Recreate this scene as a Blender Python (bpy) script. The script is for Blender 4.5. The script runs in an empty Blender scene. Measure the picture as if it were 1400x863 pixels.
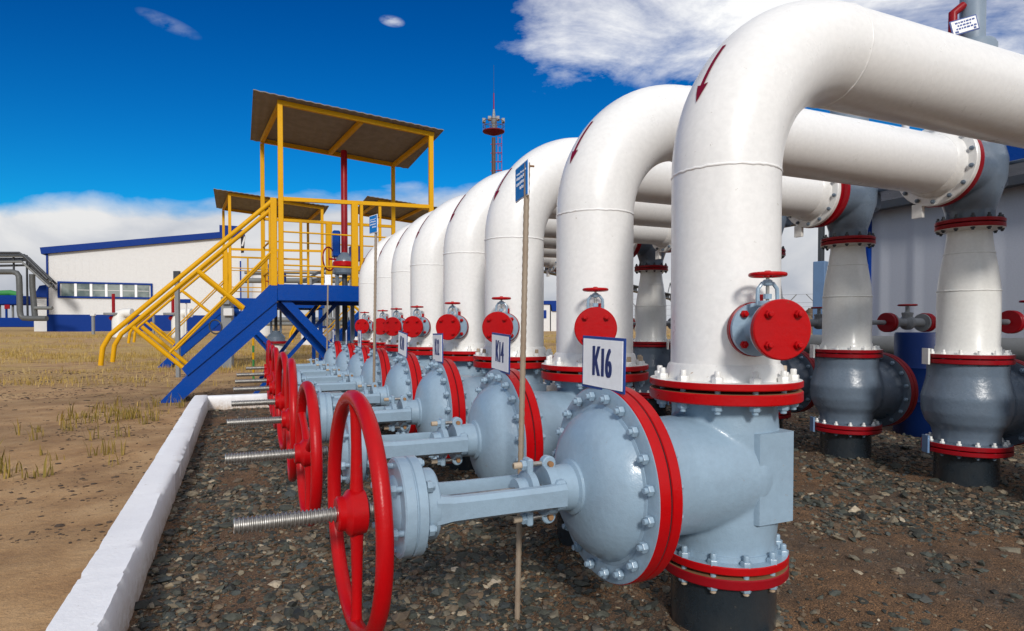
import bpy, math, random
import numpy as np
from mathutils import Vector, Matrix

rng = random.Random(7)
NR = np.random.default_rng(11)
PI = math.pi
rad = math.radians
SC = bpy.context.scene
COL = SC.collection

# ------------------------------------------------------------------ materials
def nt_mat(name):
    m = bpy.data.materials.new(name); m.use_nodes = True
    nt = m.node_tree; nt.nodes.clear()
    out = nt.nodes.new('ShaderNodeOutputMaterial'); b = nt.nodes.new('ShaderNodeBsdfPrincipled')
    nt.links.new(b.outputs[0], out.inputs[0])
    return m, nt, b

def node(nt, typ, **kw):
    n = nt.nodes.new(typ)
    for k, v in kw.items():
        if k.startswith('i_'):
            n.inputs[k[2:].replace('_', ' ')].default_value = v
        else:
            setattr(n, k, v)
    return n

def noise(nt, vec, scale, detail=4, rough=.55):
    n = node(nt, 'ShaderNodeTexNoise'); n.inputs['Scale'].default_value = scale
    n.inputs['Detail'].default_value = detail; n.inputs['Roughness'].default_value = rough
    nt.links.new(vec, n.inputs['Vector']); return n

def ramp(nt, fac, stops):
    r = node(nt, 'ShaderNodeValToRGB'); cr = r.color_ramp
    while len(cr.elements) < len(stops): cr.elements.new(.5)
    for e, (p, c) in zip(cr.elements, stops):
        e.position = p; e.color = (c[0], c[1], c[2], 1) if not isinstance(c, (int, float)) else (c, c, c, 1)
    nt.links.new(fac, r.inputs['Fac']); return r

def mix(nt, fac, a, b, mode='MIX'):
    m = node(nt, 'ShaderNodeMix', data_type='RGBA', blend_type=mode)
    for s, v in ((m.inputs['Factor'], fac), (m.inputs['A'], a), (m.inputs['B'], b)):
        if isinstance(v, (int, float)): s.default_value = v
        elif isinstance(v, tuple): s.default_value = (v[0], v[1], v[2], 1)
        else: nt.links.new(v, s)
    return m.outputs['Result']

def math_(nt, op, a, b=None, clamp=False):
    m = node(nt, 'ShaderNodeMath', operation=op, use_clamp=clamp)
    for k, v in ((0, a), (1, b)):
        if v is None: continue
        if isinstance(v, (int, float)): m.inputs[k].default_value = v
        else: nt.links.new(v, m.inputs[k])
    return m.outputs[0]

def position(nt):
    return node(nt, 'ShaderNodeNewGeometry').outputs['Position']

def paint(name, col, rough=.32, dirt=.12, dirt_col=(.12, .10, .08), bump=.12, coat=.2, lump=.0, chips=0., chip_col=(.16, .06, .03), spec=.5):
    """thick brushed-on paint over steel: slightly uneven colour, brush ripple, some grime and chips"""
    m, nt, b = nt_mat(name); p = position(nt)
    n1 = noise(nt, p, 6, 5, .6); n2 = noise(nt, p, 45, 3); n3 = noise(nt, p, 160, 2)
    r1 = ramp(nt, n1.outputs[0], [(.42, 0.), (.72, 1.)])
    c = mix(nt, math_(nt, 'MULTIPLY', r1.outputs[0], dirt), col, dirt_col)
    v = ramp(nt, n2.outputs[0], [(.3, .955), (.7, 1.03)])
    c = mix(nt, 1., c, v.outputs[0], 'MULTIPLY')
    if chips:
        n4 = noise(nt, p, 38, 6, .7); k = ramp(nt, n4.outputs[0], [(.70 - chips, 0.), (.72 - chips, 1.)])
        c = mix(nt, k.outputs[0], c, chip_col)
    nt.links.new(c, b.inputs['Base Color'])
    rr = ramp(nt, n1.outputs[0], [(.3, rough * .8), (.7, min(1, rough * 1.35))])
    nt.links.new(rr.outputs[0], b.inputs['Roughness'])
    b.inputs['Specular IOR Level'].default_value = spec
    b.inputs['Coat Weight'].default_value = coat; b.inputs['Coat Roughness'].default_value = .12
    bp = node(nt, 'ShaderNodeBump'); bp.inputs['Strength'].default_value = bump; bp.inputs['Distance'].default_value = .004
    h = math_(nt, 'ADD', n2.outputs[0], math_(nt, 'MULTIPLY', n3.outputs[0], .5))
    if lump: h = math_(nt, 'ADD', h, math_(nt, 'MULTIPLY', noise(nt, p, 14, 2).outputs[0], lump))
    nt.links.new(h, bp.inputs['Height']); nt.links.new(bp.outputs[0], b.inputs['Normal'])
    nt.links.new(bp.outputs[0], b.inputs['Coat Normal'])
    return m

WHITE = paint('white_enamel', (.81, .80, .78), .32, .03, (.60, .55, .48), .04, .12, .0, .012, (.45, .42, .37))
WHITE_W = paint('weathered_white_enamel', (.74, .73, .69), .36, .12, (.45, .40, .33), .10, .15)
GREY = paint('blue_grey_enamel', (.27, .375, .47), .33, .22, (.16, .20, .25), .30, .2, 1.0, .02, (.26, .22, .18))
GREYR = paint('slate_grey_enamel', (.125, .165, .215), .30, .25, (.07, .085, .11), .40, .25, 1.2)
RED = paint('red_enamel', (.43, .002, .004), .32, .22, (.24, .004, .008), .20, .0, .7, .012, (.20, .05, .03), spec=.22)
DRED = paint('dark_red_enamel', (.27, .003, .008), .36, .18, (.13, .004, .010), .16, .0, .5, .02, (.16, .05, .04), spec=.25)
BLACK = paint('bitumen_black', (.018, .026, .034), .26, .35, (.045, .045, .043), .3, .4, 1., .02, (.12, .10, .08))
YELLOW = paint('yellow_enamel', (.68, .345, .001), .5, .12, (.44, .20, .002), .10, .0, .0, .005, spec=.2)
BLUE = paint('blue_enamel', (.0005, .050, .29), .26, .12, (.0005, .026, .14), .35, .0, .4, spec=.22)
LBLUE = paint('steel_blue_paint', (.12, .21, .36), .45, .2, (.08, .12, .18), .1, .1)
STEELP = paint('plain_grey_paint', (.22, .23, .24), .45, .25, (.1, .1, .1), .1, .1)
DSTEEL = paint('dark_structural_steel', (.035, .040, .048), .5, .25, (.07, .06, .05), .1, .0)
SIGNW = paint('sign_white', (.88, .89, .91), .4, .03, (.5, .5, .5), .02, .0)
SIGNB = paint('sign_blue', (.006, .045, .24), .4, .03, (.01, .04, .2), .02, .0)
INK = paint('sign_lettering_blue', (.012, .028, .13), .5, .0, (.01, .02, .1), .0, .0)
SKYB = paint('notice_blue', (.004, .19, .58), .4, .05, (.01, .1, .3), .02, .0, spec=.2)
GREEN = paint('green_paint', (.03, .22, .05), .5, .1, (.03, .1, .03), .1, .0)
ROOFT = paint('roof_sheet', (.20, .175, .150), .6, .2, (.12, .10, .085), .1, .0)
PANEL = paint('cladding_white', (.66, .655, .65), .5, .12, (.42, .41, .40), .05, .0)
PANELG = paint('cladding_grey', (.41, .43, .48), .55, .12, (.42, .43, .45), .05, .0, spec=.2)
NAVY = paint('navy_enamel', (.001, .014, .085), .4, .2, (.002, .008, .04), .2, .0, .3, spec=.25)
RUSTY = paint('rusty_bolt_metal', (.30, .16, .07), .75, .6, (.17, .07, .03), .4, .0)
BLUEF = paint('fascia_blue', (.001, .030, .21), .5, .08, (.001, .025, .16), .05, .0, spec=.15)
PIPED = paint('dull_grey_lagging', (.095, .10, .10), .5, .3, (.05, .05, .05), .1, .0)
PIPEG = paint('lagging_grey', (.17, .175, .17), .5, .3, (.09, .09, .085), .1, .0)
STICK = paint('reinforcing_bar_paint', (.30, .235, .17), .6, .4, (.18, .10, .06), .3, .0, .5)
FWHITE = paint('flange_white_enamel', (.78, .77, .74), .33, .18, (.40, .34, .27), .25, .2, .5, .03, (.36, .22, .12))
HILL = None

def steel_mat():
    m, nt, b = nt_mat('turned_steel'); p = position(nt)
    n = noise(nt, p, 70, 4)
    c = ramp(nt, n.outputs[0], [(.3, (.30, .285, .26)), (.7, (.52, .50, .47))])
    nt.links.new(c.outputs[0], b.inputs['Base Color'])
    b.inputs['Metallic'].default_value = .85; b.inputs['Roughness'].default_value = .36
    return m
STEEL = steel_mat()

def glass_mat():
    m, nt, b = nt_mat('window_glass')
    b.inputs['Base Color'].default_value = (.05, .07, .075, 1); b.inputs['Roughness'].default_value = .08
    b.inputs['Specular IOR Level'].default_value = .8
    p = position(nt); n = noise(nt, p, .9, 3)
    c = ramp(nt, n.outputs[0], [(.4, (.09, .11, .11)), (.6, (.24, .27, .26))])
    nt.links.new(c.outputs[0], b.inputs['Base Color'])
    return m
GLASS = glass_mat()

def gravel_mat():
    m, nt, b = nt_mat('crushed_gravel_bed'); p = position(nt)
    v1 = node(nt, 'ShaderNodeTexVoronoi'); v1.inputs['Scale'].default_value = 42; nt.links.new(p, v1.inputs['Vector'])
    v2 = node(nt, 'ShaderNodeTexVoronoi'); v2.inputs['Scale'].default_value = 110; nt.links.new(p, v2.inputs['Vector'])
    sep = node(nt, 'ShaderNodeSeparateColor'); nt.links.new(v1.outputs['Color'], sep.inputs[0])
    st = ramp(nt, sep.outputs[0], [(0, (.020, .022, .022)), (.35, (.045, .048, .045)), (.6, (.075, .066, .052)), (.85, (.055, .062, .064)), (1, (.17, .16, .14))])
    big = noise(nt, p, .9, 5, .62); soil = ramp(nt, big.outputs[0], [(.42, 0.), (.56, 1.)])
    fine = noise(nt, p, 130, 4, .7); sc0 = ramp(nt, fine.outputs[0], [(.3, (.125, .067, .031)), (.7, (.32, .178, .088))])
    sep2 = node(nt, 'ShaderNodeSeparateColor'); v3 = node(nt, 'ShaderNodeTexVoronoi'); v3.inputs['Scale'].default_value = 210; nt.links.new(p, v3.inputs['Vector']); nt.links.new(v3.outputs['Color'], sep2.inputs[0])
    grit = ramp(nt, sep2.outputs[1], [(0, (.35, .36, .36)), (.35, (.8, .8, .8)), (.8, (1.1, 1.08, 1.05)), (1, (1.9, 1.8, 1.6))])
    med = noise(nt, p, 7, 5, .65); mv = ramp(nt, med.outputs[0], [(.35, .68), (.65, 1.22)])
    class _S: pass
    sc = _S(); sc.outputs = [mix(nt, 1., mix(nt, 1., sc0.outputs[0], grit.outputs[0], 'MULTIPLY'), mv.outputs[0], 'MULTIPLY')]
    c = mix(nt, soil.outputs[0], st.outputs[0], sc.outputs[0])
    c = mix(nt, .5, c, sc.outputs[0])
    nt.links.new(c, b.inputs['Base Color']); b.inputs['Roughness'].default_value = .9
    h = math_(nt, 'ADD', math_(nt, 'ADD', math_(nt, 'MULTIPLY', v1.outputs['Distance'], -.5), math_(nt, 'MULTIPLY', v2.outputs['Distance'], -.4)), math_(nt, 'ADD', math_(nt, 'MULTIPLY', fine.outputs[0], .8), math_(nt, 'MULTIPLY', v3.outputs['Distance'], -.5)))
    bp = node(nt, 'ShaderNodeBump'); bp.inputs['Strength'].default_value = .9; bp.inputs['Distance'].default_value = .02
    nt.links.new(h, bp.inputs['Height']); nt.links.new(bp.outputs[0], b.inputs['Normal'])
    return m

def stone_mat():
    m, nt, b = nt_mat('gravel_stones'); p = position(nt)
    a = node(nt, 'ShaderNodeAttribute', attribute_name='tone')
    c = ramp(nt, a.outputs['Fac'], [(0, (.018, .019, .016)), (.22, (.036, .038, .030)), (.40, (.070, .074, .056)), (.50, (.055, .066, .064)), (.60, (.14, .088, .048)), (.74, (.15, .132, .095)), (.9, (.28, .22, .14)), (1, (.58, .50, .38))])
    n = noise(nt, p, 60, 4, .65); v = ramp(nt, n.outputs[0], [(.3, .72), (.7, 1.2)])
    cc = mix(nt, 1., c.outputs[0], v.outputs[0], 'MULTIPLY')
    nt.links.new(cc, b.inputs['Base Color']); b.inputs['Roughness'].default_value = .7
    bp = node(nt, 'ShaderNodeBump'); bp.inputs['Strength'].default_value = .4; bp.inputs['Distance'].default_value = .004
    nt.links.new(n.outputs[0], bp.inputs['Height']); nt.links.new(bp.outputs[0], b.inputs['Normal'])
    return m

def sand_mat():
    m, nt, b = nt_mat('sandy_ground'); p = position(nt)
    n0 = noise(nt, p, .35, 6, .6); n1 = noise(nt, p, 2.2, 6, .65); n2 = noise(nt, p, 22, 5, .7); n3 = noise(nt, p, 120, 3, .7)
    sand = ramp(nt, n1.outputs[0], [(.3, (.28, .150, .062)), (.5, (.43, .255, .115)), (.7, (.54, .345, .172))])
    dark = ramp(nt, n2.outputs[0], [(.62, 0.), (.74, 1.)])
    c = mix(nt, math_(nt, 'MULTIPLY', dark.outputs[0], .6), sand.outputs[0], (.11, .072, .042))
    g = ramp(nt, n3.outputs[0], [(.3, .78), (.7, 1.18)]); c = mix(nt, 1., c, g.outputs[0], 'MULTIPLY')
    damp = ramp(nt, n0.outputs[0], [(.42, 1.), (.60, .66)]); c = mix(nt, 1., c, damp.outputs[0], 'MULTIPLY')
    # dead grass litter grows stronger away from the trampled strip
    sx = node(nt, 'ShaderNodeSeparateXYZ'); nt.links.new(p, sx.inputs[0])
    dist = math_(nt, 'MULTIPLY', math_(nt, 'SUBTRACT', sx.outputs[1], 10.), .09, True)
    gm = ramp(nt, math_(nt, 'ADD', math_(nt, 'MULTIPLY', n0.outputs[0], .55), math_(nt, 'MULTIPLY', n1.outputs[0], .45)), [(.42, 0.), (.56, 1.)])
    mp = node(nt, 'ShaderNodeMapping'); mp.inputs['Scale'].default_value = (60, 9, 60); nt.links.new(p, mp.inputs['Vector'])
    gn = noise(nt, mp.outputs[0], 1, 4, .7)
    gc = ramp(nt, gn.outputs[0], [(.3, (.26, .160, .040)), (.5, (.46, .295, .090)), (.7, (.58, .40, .15))])
    c = mix(nt, math_(nt, 'MULTIPLY', gm.outputs[0], dist), c, gc.outputs[0])
    nt.links.new(c, b.inputs['Base Color']); b.inputs['Roughness'].default_value = .95
    h = math_(nt, 'ADD', math_(nt, 'ADD', math_(nt, 'MULTIPLY', n1.outputs[0], 3.), n2.outputs[0]), math_(nt, 'MULTIPLY', n3.outputs[0], .35))
    bp = node(nt, 'ShaderNodeBump'); bp.inputs['Strength'].default_value = .6; bp.inputs['Distance'].default_value = .03
    nt.links.new(h, bp.inputs['Height']); nt.links.new(bp.outputs[0], b.inputs['Normal'])
    return m

def lime_mat():
    m, nt, b = nt_mat('whitewashed_concrete'); p = position(nt)
    n1 = noise(nt, p, 3, 5); n2 = noise(nt, p, 30, 5, .7); n3 = noise(nt, p, 14, 6, .72)
    c = ramp(nt, n1.outputs[0], [(.3, (.80, .80, .82)), (.7, (.87, .87, .88))])
    k = ramp(nt, n3.outputs[0], [(.63, 0.), (.70, 1.)])
    # soil splashed on the low part of the kerb, chipped patches anywhere
    sx = node(nt, 'ShaderNodeSeparateXYZ'); nt.links.new(p, sx.inputs[0])
    low = math_(nt, 'SUBTRACT', 1., math_(nt, 'MULTIPLY', sx.outputs[2], 5.6), True)
    lowk = math_(nt, 'MULTIPLY', low, ramp(nt, n2.outputs[0], [(.25, .25), (.65, 1.)]).outputs[0], True)
    cc = mix(nt, math_(nt, 'MULTIPLY', k.outputs[0], .55), c.outputs[0], (.45, .40, .34))
    cc = mix(nt, lowk, cc, (.36, .25, .15))
    nt.links.new(cc, b.inputs['Base Color']); b.inputs['Roughness'].default_value = .85
    bp = node(nt, 'ShaderNodeBump'); bp.inputs['Strength'].default_value = .35; bp.inputs['Distance'].default_value = .008
    nt.links.new(math_(nt, 'ADD', n2.outputs[0], math_(nt, 'MULTIPLY', n3.outputs[0], 1.5)), bp.inputs['Height']); nt.links.new(bp.outputs[0], b.inputs['Normal'])
    return m

def grass_mat():
    m, nt, b = nt_mat('dry_grass_blades'); a = node(nt, 'ShaderNodeAttribute', attribute_name='tone')
    c = ramp(nt, a.outputs['Fac'], [(0, (.15, .115, .014)), (.4, (.30, .20, .035)), (.8, (.44, .29, .075)), (1, (.52, .38, .15))])
    nt.links.new(c.outputs[0], b.inputs['Base Color']); b.inputs['Roughness'].default_value = .8
    return m

# ------------------------------------------------------------------ mesh builder
def frame(axis):
    a = Vector(axis).normalized()
    t = Vector((0, 0, 1)) if abs(a.z) < .9 else Vector((1, 0, 0))
    u = a.cross(t).normalized(); v = a.cross(u).normalized()
    return a, u, v

class MB:
    def __init__(s): s.v = []; s.f = []; s.m = []; s.mats = []
    def mi(s, mat):
        if mat not in s.mats: s.mats.append(mat)
        return s.mats.index(mat)
    def add(s, vs, fs, mat):
        o = len(s.v); s.v += [tuple(x) for x in vs]; k = s.mi(mat)
        for f in fs: s.f.append(tuple(i + o for i in f)); s.m.append(k)
    def box(s, c, size, mat, M=None):
        hx, hy, hz = size[0] / 2, size[1] / 2, size[2] / 2
        vs = [Vector((x, y, z)) for x in (-hx, hx) for y in (-hy, hy) for z in (-hz, hz)]
        if M is not None: vs = [M @ q for q in vs]
        c = Vector(c); vs = [q + c for q in vs]
        s.add(vs, [(0, 1, 3, 2), (4, 6, 7, 5), (0, 4, 5, 1), (2, 3, 7, 6), (0, 2, 6, 4), (1, 5, 7, 3)], mat)
    def bbox(s, c, size, mat, bev=.006):
        """box with chamfered edges along all sides"""
        hx, hy, hz = [q / 2 for q in size]; b = min(bev, hx * .45, hy * .45, hz * .45); vs = []; idx = {}
        for sx in (-1, 1):
            for sy in (-1, 1):
                for sz in (-1, 1):
                    for k in range(3):
                        p = [sx * hx, sy * hy, sz * hz]
                        for q in range(3):
                            if q != k: p[q] -= (sx, sy, sz)[q] * b
                        idx[(sx, sy, sz, k)] = len(vs); vs.append(Vector(p) + Vector(c))
        fs = []
        for k in range(3):
            o = [q for q in range(3) if q != k]
            for sg in (-1, 1):
                loop = []
                for a, bb in ((-1, -1), (1, -1), (1, 1), (-1, 1)):
                    t = [0, 0, 0]; t[k] = sg; t[o[0]] = a; t[o[1]] = bb; loop.append(idx[(*t, k)])
                fs.append(loop)
            for a in (-1, 1):
                for bb in (-1, 1):
                    t1 = [0, 0, 0]; t1[o[0]] = a; t1[o[1]] = bb; t1[k] = -1; t2 = list(t1); t2[k] = 1
                    fs.append([idx[(*t1, o[0])], idx[(*t2, o[0])], idx[(*t2, o[1])], idx[(*t1, o[1])]])
        for sx in (-1, 1):
            for sy in (-1, 1):
                for sz in (-1, 1): fs.append([idx[(sx, sy, sz, k)] for k in range(3)])
        s.add(vs, fs, mat)
    def lathe(s, o, axis, prof, mat, seg=48, caps=True, arc=None):
        """prof: (t along axis, radius[, material for the band that starts here])"""
        a, u, v = frame(axis); o = Vector(o)
        base = len(s.v); n = seg
        for pr in prof:
            t, r = pr[0], pr[1]
            for i in range(n):
                th = 2 * PI * i / n
                s.v.append(tuple(o + a * t + (u * math.cos(th) + v * math.sin(th)) * r))
        for j in range(len(prof) - 1):
            k = s.mi(prof[j][2] if len(prof[j]) > 2 else mat)
            for i in range(n):
                i2 = (i + 1) % n
                s.f.append((base + j * n + i, base + j * n + i2, base + (j + 1) * n + i2, base + (j + 1) * n + i)); s.m.append(k)
        if caps:
            s.f.append(tuple(base + i for i in range(n))[::-1]); s.m.append(s.mi(prof[0][2] if len(prof[0]) > 2 else mat))
            s.f.append(tuple(base + (len(prof) - 1) * n + i for i in range(n))); s.m.append(s.mi(prof[-1][2] if len(prof[-1]) > 2 else mat))
    def cyl(s, p0, p1, r, mat, r1=None, seg=16):
        p0 = Vector(p0); p1 = Vector(p1)
        s.lathe(p0, p1 - p0, [(0, r), ((p1 - p0).length, r if r1 is None else r1)], mat, seg)
    def disc(s, o, axis, r, h, mat, bev=.004, seg=48, hole=None):
        bev = min(bev, h * .4)
        s.lathe(o, axis, [(0, r - bev), (bev, r), (h - bev, r), (h, r - bev)], mat, seg)
    def tube(s, pts, r, mat, seg=12, closed=False):
        pts = [Vector(p) for p in pts]; n = len(pts); base = len(s.v)
        rr = r if isinstance(r, (list, tuple)) else [r] * n
        up = None
        for i, p in enumerate(pts):
            if closed: d = pts[(i + 1) % n] - pts[i - 1]
            else: d = pts[min(i + 1, n - 1)] - pts[max(i - 1, 0)]
            d.normalize()
            if up is None: _, up, _2 = frame(d)
            up = (up - d * up.dot(d)).normalized(); w = d.cross(up)
            for k in range(seg):
                th = 2 * PI * k / seg
                s.v.append(tuple(p + (up * math.cos(th) + w * math.sin(th)) * rr[i]))
        k = s.mi(mat)
        for i in range(n if closed else n - 1):
            j = (i + 1) % n
            for q in range(seg):
                q2 = (q + 1) % seg
                s.f.append((base + i * seg + q, base + i * seg + q2, base + j * seg + q2, base + j * seg + q)); s.m.append(k)
        if not closed:
            s.f.append(tuple(base + q for q in range(seg))[::-1]); s.m.append(k)
            s.f.append(tuple(base + (n - 1) * seg + q for q in range(seg))); s.m.append(k)
    def ring(s, c, axis, R, r, mat, seg=48, rs=8, sx=1.):
        a, u, v = frame(axis); c = Vector(c)
        s.tube([c + (u * math.cos(2 * PI * i / seg) + v * math.sin(2 * PI * i / seg)) * R for i in range(seg)], r, mat, rs, True)
    def hexa(s, o, axis, r, h, mat):
        s.lathe(o, axis, [(0, r * .97), (h * .82, r), (h, r * .88)], mat, 6)
    def prism(s, poly, y0, y1, mat):
        """polygon in XZ extruded along Y"""
        n = len(poly); vs = [(x, y0, z) for x, z in poly] + [(x, y1, z) for x, z in poly]
        fs = [tuple(range(n)), tuple(range(2 * n - 1, n - 1, -1))] + [(i, n + i, n + (i + 1) % n, (i + 1) % n) for i in range(n)]
        s.add(vs, fs, mat)
    def bar(s, p0, p1, w, h, mat, up=(0, 0, 1)):
        p0 = Vector(p0); p1 = Vector(p1); d = (p1 - p0); L = d.length; d.normalize()
        u = Vector(up)
        if abs(u.dot(d)) > .95: u = Vector((0, 1, 0))
        u = (u - d * u.dot(d)).normalized(); w_ = d.cross(u)
        M = Matrix((d, w_, u)).transposed()
        s.box((p0 + p1) / 2, (L, w, h), mat, M)
    def mesh(s, name, smooth=32):
        me = bpy.data.meshes.new(name); me.from_pydata(s.v, [], s.f)
        for m in s.mats: me.materials.append(m)
        me.polygons.foreach_set('material_index', s.m)
        me.validate(); me.update()
        import bmesh
        bm = bmesh.new(); bm.from_mesh(me); bmesh.ops.recalc_face_normals(bm, faces=bm.faces); bm.to_mesh(me); bm.free()
        if smooth: me.shade_smooth(); me.set_sharp_from_angle(angle=rad(smooth))
        return me

def fuse(name, mb, voxel, smooth_iter, mat, reduce=None):
    """weld the rough shapes of a casting into one skin with soft fillets"""
    me = mb.mesh(name + '_rough', 0); o = bpy.data.objects.new('tmp', me); COL.objects.link(o)
    r = o.modifiers.new('r', 'REMESH'); r.mode = 'VOXEL'; r.voxel_size = voxel
    sm = o.modifiers.new('s', 'SMOOTH'); sm.factor = .5; sm.iterations = smooth_iter
    dg = bpy.context.evaluated_depsgraph_get(); dg.update()
    out = bpy.data.meshes.new_from_object(o.evaluated_get(dg)); out.name = name
    bpy.data.objects.remove(o); bpy.data.meshes.remove(me)
    out.materials.clear(); out.materials.append(mat)
    out.polygons.foreach_set('material_index', [0] * len(out.polygons))
    out.shade_smooth()
    return out

# ------------------------------------------------------------------ object helpers
def thing(name, label, cat, loc=(0, 0, 0), rz=0., group=None):
    o = bpy.data.objects.new(name, None); COL.objects.link(o); o.empty_display_size = .1
    o.location = loc; o.rotation_euler = (0, 0, rz); o['label'] = label; o['category'] = cat
    if group: o['group'] = group
    return o
def part(name, me, parent, loc=(0, 0, 0), rot=(0, 0, 0), label=None):
    if isinstance(me, MB): me = me.mesh(name)
    o = bpy.data.objects.new(name, me); COL.objects.link(o); o.parent = parent
    o.location = loc; o.rotation_euler = rot
    if label: o['label'] = label
    return o
def solo(name, me, label, cat, loc=(0, 0, 0), rz=0., group=None):
    if isinstance(me, MB): me = me.mesh(name)
    o = bpy.data.objects.new(name, me); COL.objects.link(o); o.location = loc; o.rotation_euler = (0, 0, rz)
    o['label'] = label; o['category'] = cat
    if group: o['group'] = group
    return o
def setting(name, me, kind='structure'):
    if isinstance(me, MB): me = me.mesh(name)
    o = bpy.data.objects.new(name, me); COL.objects.link(o); o['kind'] = kind
    return o
def children_of(o): return list(o.children)
def copy_tree(o, parent=None):
    c = o.copy(); COL.objects.link(c); c.parent = parent
    for ch in children_of(o): copy_tree(ch, c)
    return c

_txt = {}
def text_mesh(body, size, mat, bold=.0, xs=1., thick=.001):
    cu = bpy.data.curves.new('t', 'FONT'); cu.body = body; cu.size = size; cu.align_x = 'CENTER'; cu.align_y = 'CENTER'
    cu.extrude = thick; cu.offset = bold
    o = bpy.data.objects.new('t', cu); COL.objects.link(o)
    dg = bpy.context.evaluated_depsgraph_get(); dg.update()
    me = bpy.data.meshes.new_from_object(o.evaluated_get(dg)); bpy.data.objects.remove(o)
    for v in me.vertices: v.co.x *= xs
    me.materials.clear(); me.materials.append(mat)
    return me

# ------------------------------------------------------------------ camera
F_PX = 850.; YAW = rad(23.711); PIT = rad(-1.2); PPY = 462.5; CAMZ = 1.2
cam = bpy.data.cameras.new('camera'); cam.sensor_width = 36; cam.sensor_fit = 'HORIZONTAL'
cam.lens = F_PX / 1400 * 36; cam.shift_y = (PPY - 431.5) / 1400; cam.clip_end = 3000; cam.clip_start = .05
co = bpy.data.objects.new('camera', cam); COL.objects.link(co)
co.location = (0, 0, CAMZ); co.rotation_euler = (PI / 2 + PIT, 0, -YAW)
SC.camera = co
W_ = Vector((math.sin(YAW) * math.cos(PIT), math.cos(YAW) * math.cos(PIT), math.sin(PIT)))
R_ = Vector((math.cos(YAW), -math.sin(YAW), 0)); U_ = R_.cross(W_)
FH = Vector((math.sin(YAW), math.cos(YAW), 0))
def ray(px, py): return R_ * ((px - 700) / F_PX) + U_ * ((PPY - py) / F_PX) + W_
def at(px, py, depth): return Vector((0, 0, CAMZ)) + ray(px, py) * depth
def ony(px, py, y): d = ray(px, py); return Vector((0, 0, CAMZ)) + d * (y / d.y)
def onx(px, py, x): d = ray(px, py); return Vector((0, 0, CAMZ)) + d * (x / d.x)

# ------------------------------------------------------------------ ground
def smooth(a, b, x): t = np.clip((x - a) / (b - a), 0, 1); return t * t * (3 - 2 * t)
def ghe(x, y):
    x = np.asarray(x, float); y = np.asarray(y, float)
    out = .07 + .62 * smooth(12, 60, np.hypot(x, y)) + .012 * np.sin(x * 2.1 + y * .7) * np.sin(y * 1.7 - x) + .02 * np.sin(x * .61) * np.sin(y * .53)
    inside = smooth(-.62, -.50, x) * (1 - smooth(9.8, 9.92, y)) * (1 - smooth(9.6, 9.8, x))
    return out * (1 - inside) + (-.15) * inside
def gz(x, y): return float(ghe(x, y))

def grid_mesh(name, xs, ys, hf, mat):
    X, Y = np.meshgrid(xs, ys, indexing='ij'); Z = hf(X, Y); n, m = X.shape
    vs = np.stack([X.ravel(), Y.ravel(), Z.ravel()], 1)
    I = np.arange(n * m).reshape(n, m)
    fs = np.stack([I[:-1, :-1].ravel(), I[1:, :-1].ravel(), I[1:, 1:].ravel(), I[:-1, 1:].ravel()], 1)
    me = bpy.data.meshes.new(name); me.from_pydata(vs.tolist(), [], fs.tolist()); me.materials.append(mat); me.shade_smooth()
    return me
def spaced(a, b, fine, far, step):
    mid = np.arange(a, b + 1e-6, step)
    k = np.cumsum(np.geomspace(step, step * 90, 34)); k = k * (far / k[-1])
    return np.concatenate([a - k[::-1], mid, b + k])
gx = spaced(-8., 11., 0, 1200, .16); gy = spaced(-3., 20., 0, 1500, .16)
gx = np.unique(np.concatenate([gx, [-.62, -.56, -.50]])); gy = np.unique(np.concatenate([gy, [9.8, 9.86, 9.92]]))
setting('ground', grid_mesh('ground', gx, gy, ghe, sand_mat()))

def vnoise(x, y, s, seed):
    r = np.random.default_rng(seed); T = r.random((64, 64)); X = x * s; Y = y * s
    i = np.floor(X).astype(int); j = np.floor(Y).astype(int); fx = X - i; fy = Y - j
    fx = fx * fx * (3 - 2 * fx); fy = fy * fy * (3 - 2 * fy)
    g = lambda a, b: T[a % 64, b % 64]
    return (g(i, j) * (1 - fx) + g(i + 1, j) * fx) * (1 - fy) + (g(i, j + 1) * (1 - fx) + g(i + 1, j + 1) * fx) * fy
def heap(X, Y):
    out = np.zeros_like(np.asarray(X, float))
    for k in range(8):
        for x, r in ((1.763, .2), (5.04, .206)):
            d = np.hypot(X - x, Y - 1.92 - k); out = np.maximum(out, .032 * np.exp(-(np.maximum(d - r, 0) / .075) ** 2) * (.4 + 1.2 * vnoise(X, Y, 6., 8 + k)))
    return out
def gravel_h(X, Y):
    return .012 * (vnoise(X, Y, 1.3, 1) - .5) + .022 * (vnoise(X, Y, 9, 2) - .5) + .012 * (vnoise(X, Y, 26, 3) - .5) + heap(X, Y)
setting('gravel_bed', grid_mesh('gravel_bed', np.arange(-.50, 9.66, .045), np.arange(-2.5, 9.86, .045), gravel_h, gravel_mat()))

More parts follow.
